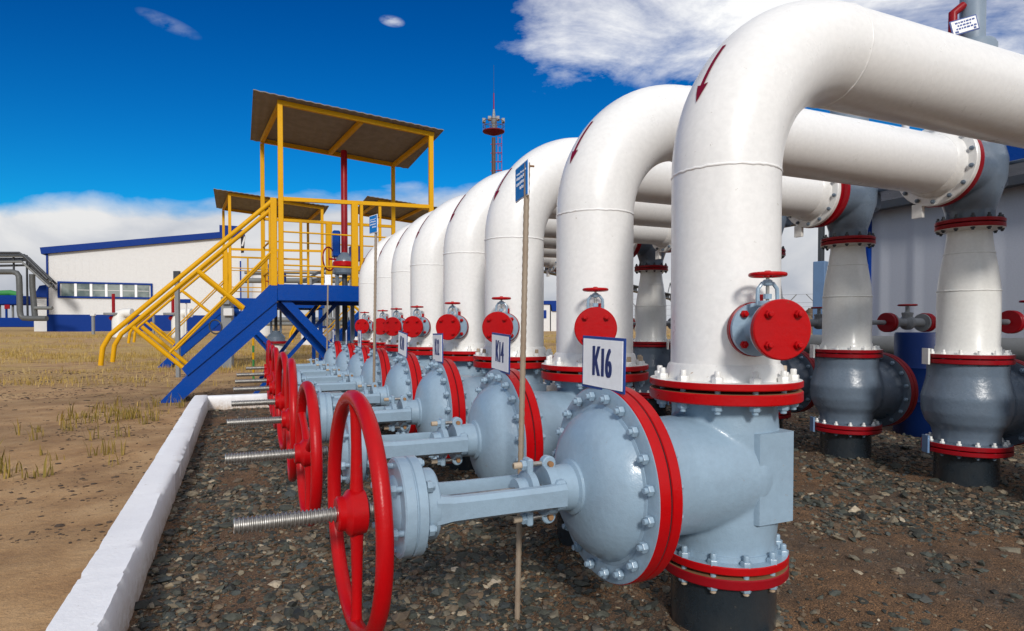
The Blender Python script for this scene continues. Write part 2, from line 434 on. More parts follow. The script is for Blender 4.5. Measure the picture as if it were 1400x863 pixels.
# loose crushed stones lying on the bed
def stones(n, name):
    ico = [(0, 0, 1)]
    import bmesh
    bm = bmesh.new(); bmesh.ops.create_icosphere(bm, subdivisions=1, radius=1); bm.verts.ensure_lookup_table()
    V = np.array([v.co[:] for v in bm.verts]); Fc = np.array([[v.index for v in f.verts] for f in bm.faces]); bm.free()
    # denser close to the camera
    P = np.zeros((0, 2))
    while len(P) < n:
        x = NR.uniform(-.40, 8.8, 60000); y = NR.uniform(.9, 9.75, 60000); d = np.hypot(x, y)
        dens = vnoise(x, y, .8, 5) * .55 + vnoise(x, y, 3.1, 6) * .45
        patch = dens - .26 * np.exp(-((x - 3.3) / 1.2) ** 2 - ((y - 2.2) / 1.5) ** 2) + .10 * (x < 1.2) * (y > 3)
        ok = (NR.random(60000) < np.minimum(1., (3.0 / d) ** 1.8)) & (NR.random(60000) < np.clip((patch - .26) * 4.0, .08, 1))
        P = np.concatenate([P, np.stack([x[ok], y[ok]], 1)])
    P = P[:n]; r = NR.lognormal(math.log(.0086), .56, n).clip(.004, .036)
    dd = np.hypot(P[:, 0], P[:, 1]); r *= np.clip(dd / 3.5, 1, 1.28)
    allv = np.zeros((n, len(V), 3)); 
    sc = NR.uniform(.55, 1.35, (n, 3)); sc[:, 2] *= .48
    jit = NR.uniform(.55, 1.3, (n, len(V), 1))
    v = V[None] * jit * sc[:, None] * r[:, None, None]
    th = NR.uniform(0, 2 * PI, n); tl = NR.normal(0, .28, n)
    c, s_ = np.cos(tl), np.sin(tl)
    y_ = v[..., 1] * c[:, None] - v[..., 2] * s_[:, None]; z_ = v[..., 1] * s_[:, None] + v[..., 2] * c[:, None]
    c, s_ = np.cos(th), np.sin(th)
    x2 = v[..., 0] * c[:, None] - y_ * s_[:, None]; y2 = v[..., 0] * s_[:, None] + y_ * c[:, None]
    zz = gravel_h(P[:, 0], P[:, 1]) + r * .10
    allv[..., 0] = x2 + P[:, 0, None]; allv[..., 1] = y2 + P[:, 1, None]; allv[..., 2] = z_ + zz[:, None]
    fs = (Fc[None] + (np.arange(n) * len(V))[:, None, None]).reshape(-1, 3)
    me = bpy.data.meshes.new(name)
    me.vertices.add(n * len(V)); me.vertices.foreach_set('co', allv.ravel())
    me.loops.add(fs.size); me.loops.foreach_set('vertex_index', fs.ravel().astype(np.int32))
    me.polygons.add(len(fs)); me.polygons.foreach_set('loop_start', np.arange(0, fs.size, 3, dtype=np.int32))
    me.update(); me.validate(); me.shade_flat()
    at_ = me.attributes.new('tone', 'FLOAT', 'FACE'); tone = NR.beta(1.5, 1.9, n); at_.data.foreach_set('value', np.repeat(tone, len(Fc)).astype(np.float32))
    me.materials.append(stone_mat())
    return me
setting('gravel_stones', stones(82000, 'gravel_stones'), 'stuff')

def blades(tufts, name):
    vs = []; fs = []; tones = []
    for (x, y, z, h, k, sp, tone) in tufts:
        for _ in range(k):
            a = rng.uniform(0, 2 * PI); hh = h * rng.uniform(.5, 1.15); lean = rng.uniform(.1, .6) * hh
            bx = x + rng.gauss(0, sp); by = y + rng.gauss(0, sp); w = rng.uniform(.003, .006) * (1 + h * 2)
            ca, sa = math.cos(a), math.sin(a); o = len(vs)
            wx, wy = -sa * w, ca * w
            vs += [(bx - wx, by - wy, z - .01), (bx + wx, by + wy, z - .01), (bx + ca * lean * .35 + wx * .7, by + sa * lean * .35 + wy * .7, z + hh * .6), (bx + ca * lean * .35 - wx * .7, by + sa * lean * .35 - wy * .7, z + hh * .6), (bx + ca * lean, by + sa * lean, z + hh)]
            fs += [(o, o + 1, o + 2, o + 3), (o + 3, o + 2, o + 4)]; t = min(1, max(0, tone + rng.gauss(0, .18))); tones += [t, t]
    me = bpy.data.meshes.new(name); me.from_pydata(vs, [], fs)
    me.attributes.new('tone', 'FLOAT', 'FACE').data.foreach_set('value', tones); me.materials.append(grass_mat())
    return me
def crumbs(n, name):
    import bmesh
    bm = bmesh.new(); bmesh.ops.create_icosphere(bm, subdivisions=1, radius=1); V = [v.co.copy() for v in bm.verts]; F = [[v.index for v in f.verts] for f in bm.faces]; bm.free()
    vs = []; fs = []; tn = []
    while n:
        d = rng.uniform(3.2, 15); p = at(rng.uniform(-60, 330), 445, d)
        if p.x > -.64 and p.y < 10: continue
        if vnoise(np.array([p.x + 50]), np.array([p.y]), .9, 21)[0] < .42 and rng.random() < .8: continue
        r = min(.016, .0055 * math.exp(rng.gauss(0, .5))) * (1 + d / 14); z = gz(p.x, p.y); o = len(vs); t = rng.random() * .6; a = rng.uniform(.6, 1.9)
        for v in V: q = rng.uniform(.6, 1.2); vs.append((p.x + v.x * r * q * a, p.y + v.y * r * q, z + v.z * r * q * .45 + r * .1))
        fs += [[i + o for i in f] for f in F]; tn += [t] * len(F); n -= 1
    me = bpy.data.meshes.new(name); me.from_pydata(vs, [], fs); me.attributes.new('tone', 'FLOAT', 'FACE').data.foreach_set('value', tn); me.materials.append(paint('dark_soil_crumbs', (.075, .055, .042), .9, .5, (.16, .11, .07), .5, .0, .5, spec=.1)); return me
setting('sand_pebbles', crumbs(2600, 'sand_pebbles'), 'stuff')
T = []
for _ in range(46):                                   # sparse green-yellow tufts beside the kerb
    x = -.85 - abs(rng.gauss(0, 1.1)); y = rng.uniform(5.6, 9.4); T.append((x, y, gz(x, y), rng.uniform(.08, .22), rng.randint(4, 10), .03, .15))
for _ in range(30):
    x = rng.uniform(-1.9, -.7); y = rng.uniform(8.3, 10.0); T.append((x, y, gz(x, y), rng.uniform(.08, .2), rng.randint(6, 12), .05, .25))
cnt = 0
while cnt < 7000:                                     # straw-coloured growth beyond the trampled strip
    d = 11.5 + 30 * rng.random() ** 1.2; px = rng.uniform(-40, 1130); p = at(px, 445, d); x, y = p.x, p.y
    if y < 10.6 or (x > -.9 and y < 12.6 and x < 3.2): continue
    X_, Y_ = np.array([x * .45 + 31]), np.array([y + 7])
    dens = float(vnoise(X_, Y_, .42, 9)[0]) * .6 + float(vnoise(X_, Y_, 1.3, 10)[0]) * .4
    if rng.random() > max(.004, (dens - .47)) * 5.5 * min(1, .12 + (d - 11.5) / 9): continue
    T.append((x, y, gz(x, y), rng.uniform(.05, .17) * (1 + .25 * (d > 25)), rng.randint(4, 8), .10, rng.uniform(.40, .9))); cnt += 1
setting('dry_grass', blades(T, 'dry_grass'), 'stuff')

# ------------------------------------------------------------------ kerb round the gravel bed
LIME = lime_mat()
def kerb_mesh(L, w, h, seed):
    """kerb along +X from 0 to L, width along Y, uneven whitewashed edges"""
    n = int(L / .035); prof = [(-w / 2, -.12), (-w / 2, h - .018), (-w / 2 + .016, h), (-w / 6, h + .002), (w / 6, h + .002), (w / 2 - .016, h), (w / 2, h - .018), (w / 2, -.12)]
    r = np.random.default_rng(seed); vs = []; m = len(prof)
    nz = np.cumsum(r.normal(0, .0008, (n + 1, m)), 0); nz -= np.linspace(0, 1, n + 1)[:, None] * nz[-1]; nz = nz.clip(-.006, .006) + r.normal(0, .0004, (n + 1, m))
    for i in range(n + 1):
        chip = .009 if r.random() < .07 else 0
        for k, (y, z) in enumerate(prof):
            e = k in (1, 2, 5, 6)
            vs.append((L * i / n, y + nz[i, k] * (1.3 if e else .3) - (chip * np.sign(y) if e and r.random() < .6 else 0), z + nz[i, (k + 3) % m] * .6 - (chip * .7 if e else 0)))
    fs = [(i * m + k, (i + 1) * m + k, (i + 1) * m + k + 1, i * m + k + 1) for i in range(n) for k in range(m - 1)]
    fs += [tuple(range(m)), tuple(range(n * m + m - 1, n * m - 1, -1))]
    b = MB(); b.add(vs, fs, LIME); return b.mesh('kerb', 50)
kb = solo('kerb', kerb_mesh(13.0, .185, .20, 3), 'long white whitewashed kerb running along the left edge of the gravel', 'kerb', (-.5025, -3.1, 0), PI / 2, 'kerbs round the gravel bed')
kb2 = solo('kerb', kerb_mesh(10.2, .17, .195, 4), 'white whitewashed kerb closing the far end of the gravel under the stairs', 'kerb', (-.408, 9.805, 0), 0, 'kerbs round the gravel bed')

# ------------------------------------------------------------------ the pipe row
X0 = 1.763; Y0 = 1.920; RP = .206; ZV = .63; ZT = 2.352; ZB = 1.787; XR = 5.04
DY = [0., -.016, .055, .01, .10, -.06, -.15, 0.]
ORD = ['nearest', 'second', 'third', 'fourth', 'fifth', 'sixth', 'seventh', 'farthest']

TIP = paint('worn_bolt_tip', (.46, .37, .27), .7, .6, (.26, .13, .05), .3, .0)
# shared bolt meshes: axis +Z, z = 0 at the middle of the joint
def stud(half_top, half_bot, r, mat_top, mat_bot, tip=None, length=None, tipb=None):
    b = MB(); h = r * .95
    b.cyl((0, 0, -half_bot - h), (0, 0, half_top + h), r * .52, mat_bot, seg=10)
    b.hexa((0, 0, half_top), (0, 0, 1), r, h, mat_top); b.hexa((0, 0, -half_bot), (0, 0, -1), r, h, mat_bot)
    L = length or r * 1.0
    b.lathe((0, 0, half_top + h), (0, 0, 1), [(0, r * .55), (L * .85, r * .55), (L, r * .45)], tip or mat_top, 12)
    b.lathe((0, 0, -half_bot - h), (0, 0, -1), [(0, r * .55), (L * .5, r * .55), (L * .6, r * .45)], tipb or mat_bot, 12)
    return b.mesh('bolt', 40)
ST_A = stud(.036, .046, .021, FWHITE, GREY, FWHITE, .022); ST_B = stud(.036, .046, .021, FWHITE, GREY, TIP, .026, GREY)
SB_A = stud(.036, .036, .021, GREY, GREY, GREY, .022, TIP); SB_B = stud(.036, .036, .021, GREY, GREY, GREY, .022, TIP)
BN_A = stud(.052, .044, .0185, GREY, GREY, GREY, .012)
RT_A = stud(.032, .032, .018, FWHITE, GREYR); RT_B = stud(.032, .032, .017, DSTEEL, DSTEEL)
HF_A = stud(.03, .03, .016, FWHITE, GREYR, STEEL, .014)

def bolt_ring(parent, meshes, n, R, axis, off=0., center=(0, 0, 0), flip=None):
    a, u, v = frame(axis); c = Vector(center)
    q = Vector((0, 0, 1)).rotation_difference(a).to_euler()
    for i in range(n):
        th = 2 * PI * (i + off) / n
        p = c + (u * math.cos(th) + v * math.sin(th)) * R
        me = meshes[0] if rng.random() > .35 or len(meshes) == 1 else meshes[1]
        part('bolt', me, parent, p, q)

# -- gooseneck pipe
def gooseneck_pipe_mesh():
    b = MB(); pts = [(0, 0, .99), (0, 0, 1.2), (0, 0, 1.5), (0, 0, ZB)]; rr = [RP] * 4
    Rb = ZT - ZB
    for i in range(1, 25):
        t = PI / 2 * i / 24; pts.append((Rb - Rb * math.cos(t), 0, ZB + Rb * math.sin(t))); rr.append(RP + .004 * math.sin(2 * t))
    L = XR - .43 - X0
    for q in (.3, .6, .9, 1.): pts.append((Rb + (L - Rb) * q, 0, ZT)); rr.append(RP)
    b.tube(pts, rr, WHITE, 64)
    return b.mesh('pipe', 40)
def bead(c, axis, r, mat=WHITE):
    b = MB(); a, u, v = frame(axis); c = Vector(c); n = 96; pts = []; rs = []
    for i in range(n):
        th = 2 * PI * i / n; pts.append(c + (u * math.cos(th) + v * math.sin(th)) * (r - .0024) + a * NR.normal(0, .0010)); rs.append(.0055 + .0012 * NR.random())
    b.tube(pts, rs, mat, 8, True); return b.mesh('weld_seam', 60)
G_PIPE = gooseneck_pipe_mesh(); G_B1 = bead((0, 0, ZB), (0, 0, 1), RP); G_B2 = bead((ZT - ZB, 0, ZT), (1, 0, 0), RP)
b = MB(); b.lathe((0, 0, 0), (0, 0, 1), [(.965, .284, RED), (.969, .288, RED), (.988, .288, RED), (.991, .285, FWHITE), (.9925, .270, FWHITE), (.9925, .232, FWHITE), (1.012, .226, FWHITE), (1.045, .216, FWHITE), (1.053, .207, FWHITE)], RED, 72)
G_FL = b.mesh('base_flange', 35)
LX = XR - .43 - X0
b = MB(); b.lathe((LX, 0, ZT), (1, 0, 0), [(-.085, .208, FWHITE), (-.06, .225, FWHITE), (-.012, .232, FWHITE), (-.012, .285, FWHITE), (-.006, .29, FWHITE), (.022, .29, DRED), (.024, .294, DRED), (.046, .294, DRED), (.048, .285, DRED)], FWHITE, 64)
G_FL2 = b.mesh('end_flange', 35)
b = MB(); b.box((LX + .003, .12, ZT - .31), (.03, .075, .10), FWHITE)
G_LUG = b.mesh('lifting_lug', 35)
def arrow_mesh():
    """painted flow arrow that follows the outside of the bend, pointing down towards the valve"""
    b = MB(); Rb = ZT - ZB; ro = RP + .0065; vs = []; fs = []
    def P(t, w, k=0):   # t angle along the bend, w sideways metres on the skin
        ph = w / RP; c = Vector((Rb - Rb * math.cos(t), 0, ZB + Rb * math.sin(t))); n = Vector((-math.cos(t), 0, math.sin(t)))
        return c + n * math.cos(ph) * (ro + k) + Vector((0, math.sin(ph), 0)) * (ro + k)
    off = -.022
    ts = np.linspace(rad(25), rad(40), 14)
    for t in ts: vs += [P(t, off - .009), P(t, off), P(t, off + .009)]
    for i in range(13):
        for k in range(2): fs.append((i * 3 + k, i * 3 + k + 1, i * 3 + k + 4, i * 3 + k + 3))
    o = len(vs); vs += [P(rad(25.5), off - .026), P(rad(25), off), P(rad(25.5), off + .026), P(rad(19.5), off), P(rad(22.5), off - .014), P(rad(22.5), off + .014)]
    fs += [(o, o + 1, o + 3, o + 4), (o + 1, o + 2, o + 5, o + 3)]
    b.add(vs, fs, paint('arrow_paint', (.20, .004, .025), .45, .1, (.12, .01, .02), .05, .0, spec=.2)); return b.mesh('flow_arrow', 60)
G_ARR = arrow_mesh()

# -- black riser
b = MB(); b.lathe((0, 0, 0), (0, 0, 1), [(-.14, .2), (.19, .2), (.225, .213), (.243, .213)], BLACK, 56); R_PIPE = b.mesh('pipe', 35)
b = MB(); b.lathe((0, 0, 0), (0, 0, 1), [(.238, .2, BLACK), (.238, .239, DRED), (.242, .243, DRED), (.272, .243, DRED), (.276, .239, RUSTY), (.277, .2, RUSTY)], RED, 64); R_FL = b.mesh('flange', 35)

# -- gate valve parts (origin on the pipe axis at ground level, spindle along -X)
b = MB()
b.lathe((0, 0, 0), (0, 0, 1), [(.30, .200), (.36, .196), (.45, .205), (.80, .205), (.86, .200), (.925, .205)], GREY, 56)
b.lathe((0, 0, ZV), (-1, 0, 0), [(-.13, .16), (-.08, .21), (.0, .228), (.30, .222), (.40, .235), (.47, .262)], GREY, 56)
b.bbox((.06, 0, ZV + .005), (.16, .40, .33), GREY, .02); b.lathe((0, 0, ZV), (1, 0, 0), [(0, .2), (.15, .2), (.2, .14)], GREY, 48)
V_BODY = fuse('body', b, .0085, 5, GREY)
V_BOSS = []
for sy in (-1, 1):
    b = MB(); sec = [(-.03, -.10), (.135, -.10), (.145, -.09), (.145, .08), (-.045, .08), (-.045, -.06)]; n = len(sec)
    if sy > 0: sec = [(x, -y) for x, y in sec]
    vs = [(x, sy * .145 + y * .75, ZV + .004 + z * .168) for z in (-1, 1) for x, y in sec]
    b.add(vs, [tuple(range(n)), tuple(range(n, 2 * n))] + [(i, (i + 1) % n, n + (i + 1) % n, n + i) for i in range(n)], GREY); V_BOSS.append(b.mesh('guide_boss', 35))
b = MB(); b.lathe((0, 0, 0), (0, 0, 1), [(.908, .205, GREY), (.912, .284, RED), (.916, .288, RED), (.948, .288, RED), (.952, .284, RUSTY), (.953, .21, RUSTY)], RED, 72); V_TF = b.mesh('top_flange', 35)
b = MB(); b.lathe((0, 0, 0), (0, 0, 1), [(.290, .21, RUSTY), (.291, .239, RED), (.295, .243, RED), (.318, .243, RED), (.322, .240, GREY), (.324, .205, GREY), (.345, .203, GREY)], RED, 64); V_BF = b.mesh('bottom_flange', 35)
UB = .570   # grey face of the bonnet flange
b = MB(); b.lathe((0, 0, ZV), (-1, 0, 0), [(UB - .093, .235, GREY), (UB - .092, .34, GREY), (UB - .089, .347, RED), (UB - .085, .35, RED), (UB - .051, .35, RED), (UB - .049, .346, DSTEEL), (UB - .048, .30, DSTEEL)], RED, 80); V_GF1 = b.mesh('body_flange', 35)
b = MB(); b.lathe((0, 0, ZV), (-1, 0, 0), [(UB - .046, .30, DSTEEL), (UB - .045, .346, RED), (UB - .041, .35, RED), (UB - .006, .35, RED), (UB - .002, .347, GREY), (UB, .343, GREY), (UB, .28, GREY)], RED, 80); V_GF2 = b.mesh('bonnet_flange', 35)
b = MB(); b.lathe((0, 0, ZV), (-1, 0, 0), [(UB - .02, .285), (UB + .002, .283), (UB + .006, .272), (UB + .022, .264), (UB + .045, .252), (UB + .072, .226), (UB + .094, .190), (UB + .108, .150), (UB + .116, .112), (UB + .120, .096), (UB + .130, .096), (UB + .136, .082), (UB + .20, .078), (UB + .204, .088), (UB + .24, .088)], GREY, 64); V_DOME = b.mesh('bonnet', 40)
b = MB()
for sy in (-1, 1):      # lugs that carry the arms and the gland
    b.bbox((-UB - .27, sy * .085, ZV), (.06, .05, .13), GREY, .008)
V_LUGS = None
def arm_mesh(sy):
    b = MB(); x0, x1 = -UB - .195, -1.215
    # angle-section bar: web and flange
    L = x0 - x1; sec = [(-.050, -.012), (-.034, .014), (.030, .018), (.048, .006), (.050, -.012), (-.03, -.020)]; vs = []
    for q in (0, .05, .12, .3, .6, .85, .96, 1):
        sc = 1 + .28 * max(0, 1 - q / .14) if q < .14 else 1 + .05 * (q > .9)
        for (z, yy) in sec: vs.append((x1 + L * q, sy * (.094 + yy), ZV + z * sc * .84 - .004))
    m = len(sec); fs = [(i * m + k, (i + 1) * m + k, (i + 1) * m + (k + 1) % m, i * m + (k + 1) % m) for i in range(7) for k in range(m)] + [tuple(range(m)), tuple(range(7 * m, 8 * m))]
    b.add(vs, fs, GREY)
    b.bbox((x0 - .012, sy * .068, ZV), (.04, .06, .10), GREY, .012)
    return b.mesh('yoke_arm', 35)
V_ARM = [arm_mesh(-1), arm_mesh(1)]
b = MB(); b.lathe((0, 0, ZV), (-1, 0, 0), [(1.195, .09), (1.20, .108), (1.205, .112), (1.246, .114), (1.250, .148), (1.254, .155), (1.280, .155), (1.283, .150), (1.286, .150), (1.289, .155), (1.318, .155), (1.323, .149), (1.324, .10), (1.345, .085), (1.355, .06)], GREY, 56); V_HEAD = b.mesh('yoke_head', 35)
b = MB(); b.lathe((0, 0, ZV), (-1, 0, 0), [(UB + .275, .04), (UB + .275, .070), (UB + .30, .073), (UB + .305, .05), (UB + .34, .048)], GREY, 36)
for sz in (-1, 1): b.bbox((-UB - .290, 0, ZV + sz * .085), (.022, .05, .06), GREY, .006)
V_GLAND = b.mesh('gland', 35)
b = MB()
b.cyl((.055, 0, 0), (-.075, 0, 0), .009, STEEL, seg=12); b.hexa((-.030, 0, 0), (-1, 0, 0), .019, .016, GREY); b.lathe((-.046, 0, 0), (-1, 0, 0), [(0, .0115), (.026, .0115), (.029, .009)], TIP, 12)
b.lathe((.055, -.016, 0), (0, 1, 0), [(0, .022), (.004, .026), (.028, .026), (.032, .022)], GREY, 20); b.lathe((.055, -.03, 0), (0, 1, 0), [(0, .010), (.06, .010)], RUSTY, 12)
V_EYE = b.mesh('eye_bolt', 35)
def stem_mesh():
    b = MB(); prof = [(UB + .23, .019), (1.15, .019), (1.16, .016)]
    b.lathe((0, 0, ZV), (-1, 0, 0), prof, STEEL, 16)
    x = 1.36; p = []; pitch = .0115
    while x < 1.775: p += [(x, .0185), (x + pitch * .25, .0232), (x + pitch * .5, .0232), (x + pitch * .75, .0185)]; x += pitch
    p += [(1.777, .020), (1.779, .016)]
    b.lathe((0, 0, ZV), (-1, 0, 0), p, STEEL, 24); return b.mesh('stem', 20)
V_STEM = stem_mesh()
# handwheel: rim, four spokes and hub around the X axis, centred on its own origin
b = MB(); b.lathe((.075, 0, 0), (-1, 0, 0), [(.045, .060), (.049, .066), (.094, .070), (.100, .066), (.106, .056), (.111, .052), (.128, .052), (.133, .046)], RED, 32); H_HUB = b.mesh('hub', 35)
b = MB(); n = 72; b.tube([(0, (.349) * math.cos(2 * PI * i / n), .349 * math.sin(2 * PI * i / n)) for i in range(n)], .0235, RED, 16, True); H_RIM = b.mesh('rim', 60)
b = MB(); b.tube([(.004, 0, .035), (.004, 0, .10), (.004, 0, .20), (.002, 0, .30), (0, 0, .340)], [.024, .019, .0165, .0165, .019], RED, 12); H_SPK = b.mesh('spoke', 60)

# -- number plate
def bold_text(body, size, mat, xs):
    vs = []; fs = []
    for q, dx in enumerate((-.0045, -.0015, .0015, .0045)):
        me = text_mesh(body, size, mat, 0, xs, .0006 + .00015 * q); o = len(vs)
        vs += [(v.co.x + dx, v.co.y + .0003 * q, v.co.z) for v in me.vertices]; fs += [tuple(i + o for i in p.vertices) for p in me.polygons]
    me = bpy.data.meshes.new('lettering'); me.from_pydata(vs, [], fs); me.materials.append(mat); return me
def plate(n, y):
    t = thing('number_plate', '', 'sign')
    b = MB(); b.bbox((0, 0, 0), (.006, .262, .192), SIGNB, .002); part('frame', b, t)
    b = MB(); b.box((-.0042, 0, 0), (.003, .242, .172), SIGNW); part('panel', b, t)
    part('lettering', bold_text('К%d' % n, .146, INK, .49), t, (-.0066, 0, -.002), (PI / 2, 0, -PI / 2))
    b = MB(); b.box((.014, 0, -.118), (.006, .03, .09), GREY); part('bracket', b, t)
    return t

# -- vent valve on the pipe, points along +X of its own frame from the pipe axis
b = MB(); b.lathe((0, 0, 0), (1, 0, 0), [(.19, .05, WHITE), (.225, .045, WHITE), (.226, .094, DRED), (.229, .098, DRED), (.247, .098, DRED), (.249, .094, DRED)], WHITE, 40); S_NZ = b.mesh('nozzle', 35)
b = MB(); b.lathe((0, 0, 0), (1, 0, 0), [(.250, .095), (.266, .095), (.270, .055), (.30, .038), (.335, .047), (.36, .038), (.385, .055), (.388, .095), (.402, .095)], GREY, 40)
b.lathe((.33, 0, 0), (0, 0, 1), [(0, .04), (.055, .036), (.075, .03), (.082, .038), (.098, .038)], GREY, 24)
S_BODY = b.mesh('valve_body', 35)
b = MB(); b.disc((.404, 0, 0), (1, 0, 0), .101, .026, RED, .004, 48); S_BL = b.mesh('blind_flange', 35)
b = MB(); b.hexa((0, 0, 0), (1, 0, 0), .0145, .013, RED); b.lathe((.013, 0, 0), (1, 0, 0), [(0, .0085), (.009, .0085), (.011, .006)], RED, 10); b.cyl((-.03, 0, 0), (0, 0, 0), .008, RED, seg=8); S_BT = b.mesh('bolt', 35)
b = MB()
for sy in (-1, 1): b.tube([(.33, sy * .034, .085), (.33, sy * .036, .11), (.33, sy * .034, .14), (.33, sy * .02, .158), (.33, 0, .162)], .007, GREY, 8)
b.lathe((.33, 0, .150), (0, 0, 1), [(0, .012), (.004, .016), (.018, .016), (.022, .010)], GREY, 16)
b.cyl((.33, 0, .09), (.33, 0, .2), .006, STEEL, seg=10); b.cyl((.33, 0, .105), (.33, 0, .122), .014, GREY, seg=10)
S_YK = b.mesh('yoke', 35)
b = MB(); b.ring((.33, 0, .188), (0, 0, 1), .056, .0075, RED, 36, 8)
for k in range(3): b.bar((.33, 0, .191), (.33 + .055 * math.cos(k * 2.094 + .3), .055 * math.sin(k * 2.094 + .3), .188), .012, .007, RED)
b.lathe((.33, 0, .178), (0, 0, 1), [(0, .012), (.004, .015), (.02, .013), (.024, .009)], RED, 14)
S_HW = b.mesh('small_handwheel', 40)
b = MB(); b.box((.238, .02, .110), (.016, .018, .03), RED); S_TAG = b.mesh('flange_tab', 35)
VDIR = [-107.5, -120.5, -128.5, -131.5, -130.5, -130.5, -122, -123]

for i in range(8):
    y = Y0 + i + DY[i]; K = 16 - 2 * i; o = ORD[i]
    # riser
    lab = {0: 'black pipe stub standing in the gravel under the nearest blue-grey gate valve', 7: 'black pipe stub under the farthest blue-grey gate valve of the front row'}.get(i, 'black pipe stub under the %s gate valve of the front row' % o)
    t = thing('riser_pipe', lab, 'pipe', (X0, y, 0), 0, 'black risers under the gate valves')
    part('pipe', R_PIPE, t); fl = part('flange', R_FL, t)
    # gate valve
    lab = 'blue-grey gate valve with red handwheel, %s' % ('nearest of the front row, plate К16' if i == 0 else ('%s of the front row, plate К%d' % (o, K) if i < 4 else '%s of the front row' % o))
    t = thing('gate_valve', lab, 'valve', (X0, y, 0), 0, 'gate valves in the front row')
    part('body', V_BODY, t); [part('guide_boss', q, t) for q in V_BOSS]
    tf = part('top_flange', V_TF, t); bf = part('bottom_flange', V_BF, t)
    bolt_ring(tf, [ST_A, ST_B], 12, .252, (0, 0, 1), .42, (0, 0, .956)); bolt_ring(bf, [SB_A, SB_B], 12, .222, (0, 0, 1), .3, (0, 0, .2835))
    part('body_flange', V_GF1, t); gf = part('bonnet_flange', V_GF2, t)
    bolt_ring(gf, [BN_A], 20, .313, (-1, 0, 0), .5, (-UB + .047, 0, ZV))
    part('bonnet', V_DOME, t)
    for sy in (0, 1): part('yoke_arm', V_ARM[sy], t)
    part('yoke_head', V_HEAD, t); part('gland', V_GLAND, t)
    for sz in (-1, 1): part('eye_bolt', V_EYE, t, (-UB - .270, 0, ZV + sz * .092), (0 if sz > 0 else PI, 0, 0))
    for k in range(6):
        th = 2 * PI * (k + .35) / 6; part('head_bolt', BN_A, t, (-1.29, .128 * math.cos(th), ZV + .128 * math.sin(th)), (0, -PI / 2, 0))
    dx = (0, -.04, -.05, -.035, -.03, -.02, -.01, .10)[i]
    part('stem', V_STEM, t, (dx, 0, 0))
    hw = part('handwheel', H_HUB, t, (-1.430 + (-.012, -.055, -.045, -.035, -.03, -.02, -.01, .03)[i], 0, ZV), ((0, PI, .4, 2.6, .9, 1.1, .6, .1)[i], 0, rad((2.5, 1, -2, 2, 0, 1, -1, 0)[i])))
    if i == 1: hw.scale = (1, .86, .86)
    part('rim', H_RIM, hw)
    ns = 2 if i == 0 else 3
    for k in range(ns): part('spoke', H_SPK, hw, (0, 0, 0), (2 * PI * k / ns, 0, 0))
    # number plate
    p = plate(K, y); p.location = (X0 - .567, y + (-.01 if i == 0 else -.04), 1.062 if i < 2 else 1.05)
    p.rotation_euler = (rad((1.5, 2, -1, 5, 0, 1, -3, 0)[i]), 0, rad((3, -3, -3, 1, -9, -3, -6, -3)[i])); p['label'] = 'white plate with blue border reading К%d, on a valve bonnet' % K if i < 4 else 'small white plate with blue border on the %s gate valve bonnet' % o
    p['group'] = 'valve number plates'
    # gooseneck
    lab = 'tall white bent pipe over the %s, %s in the row' % ('К%d gate valve' % K if i < 4 else '%s gate valve' % o, o)
    t = thing('gooseneck_pipe', lab, 'pipe', (X0, y, 0), 0, 'white bent pipes of the row')
    part('pipe', G_PIPE, t); part('weld_seam', G_B1, t); part('weld_seam', G_B2, t); part('base_flange', G_FL, t)
    ef = part('end_flange', G_FL2, t); part('lifting_lug', G_LUG, ef)
    bolt_ring(ef, [HF_A], 14, .262, (1, 0, 0), .5, (LX + .017, 0, ZT))
    part('flow_arrow', G_ARR, t)
    # vent valve
    t = thing('vent_valve', 'small grey vent valve with red discs on the %s white pipe' % o, 'valve', (X0, y, 1.185), rad(VDIR[i]), 'small vent valves on the pipes')
    part('nozzle', S_NZ, t); part('valve_body', S_BODY, t); bl = part('blind_flange', S_BL, t); part('yoke', S_YK, t); part('small_handwheel', S_HW, t); part('flange_tab', S_TAG, t)
    for k in range(4):
        th = PI / 4 + PI / 2 * k; part('bolt', S_BT, bl, (.430, .072 * math.cos(th), .072 * math.sin(th)))
        part('flange_bolt', S_BT, t, (.268, .076 * math.cos(th), .076 * math.sin(th)))

ACTC = paint('actuator_grey_blue', (.20, .26, .33), .45, .2, (.12, .15, .19), .1, .0)
# -- rear assemblies
b = MB(); b.lathe((0, 0, 0), (0, 0, 1), [(-.14, .206), (.22, .206), (.25, .215)], BLACK, 48); B_PIPE = b.mesh('pipe', 35)
b = MB(); b.lathe((0, 0, 0), (0, 0, 1), [(.248, .20), (.249, .282), (.253, .286), (.277, .286), (.281, .281), (.283, .20)], DRED, 64); B_FL = b.mesh('flange', 35)
b = MB()
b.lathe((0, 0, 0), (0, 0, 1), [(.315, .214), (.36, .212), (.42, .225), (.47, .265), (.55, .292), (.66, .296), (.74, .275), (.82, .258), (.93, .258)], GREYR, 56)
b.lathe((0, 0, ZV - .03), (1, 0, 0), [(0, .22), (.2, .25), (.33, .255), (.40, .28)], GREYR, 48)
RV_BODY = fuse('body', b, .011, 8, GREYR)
b = MB(); b.lathe((0, 0, ZV - .03), (1, 0, 0), [(.385, .28, GREYR), (.39, .34, DRED), (.394, .345, DRED), (.43, .345, DRED), (.432, .34, DSTEEL), (.436, .34, DRED), (.44, .345, DRED), (.478, .345, DRED), (.482, .34, GREYR), (.484, .25, GREYR)], DRED, 64); RV_BF = b.mesh('bonnet_flange', 35)
b = MB(); b.lathe((0, 0, ZV - .03), (1, 0, 0), [(.46, .27), (.50, .26), (.55, .22), (.58, .16), (.59, .10), (.75, .09)], GREYR, 48); RV_DM = b.mesh('bonnet', 40)
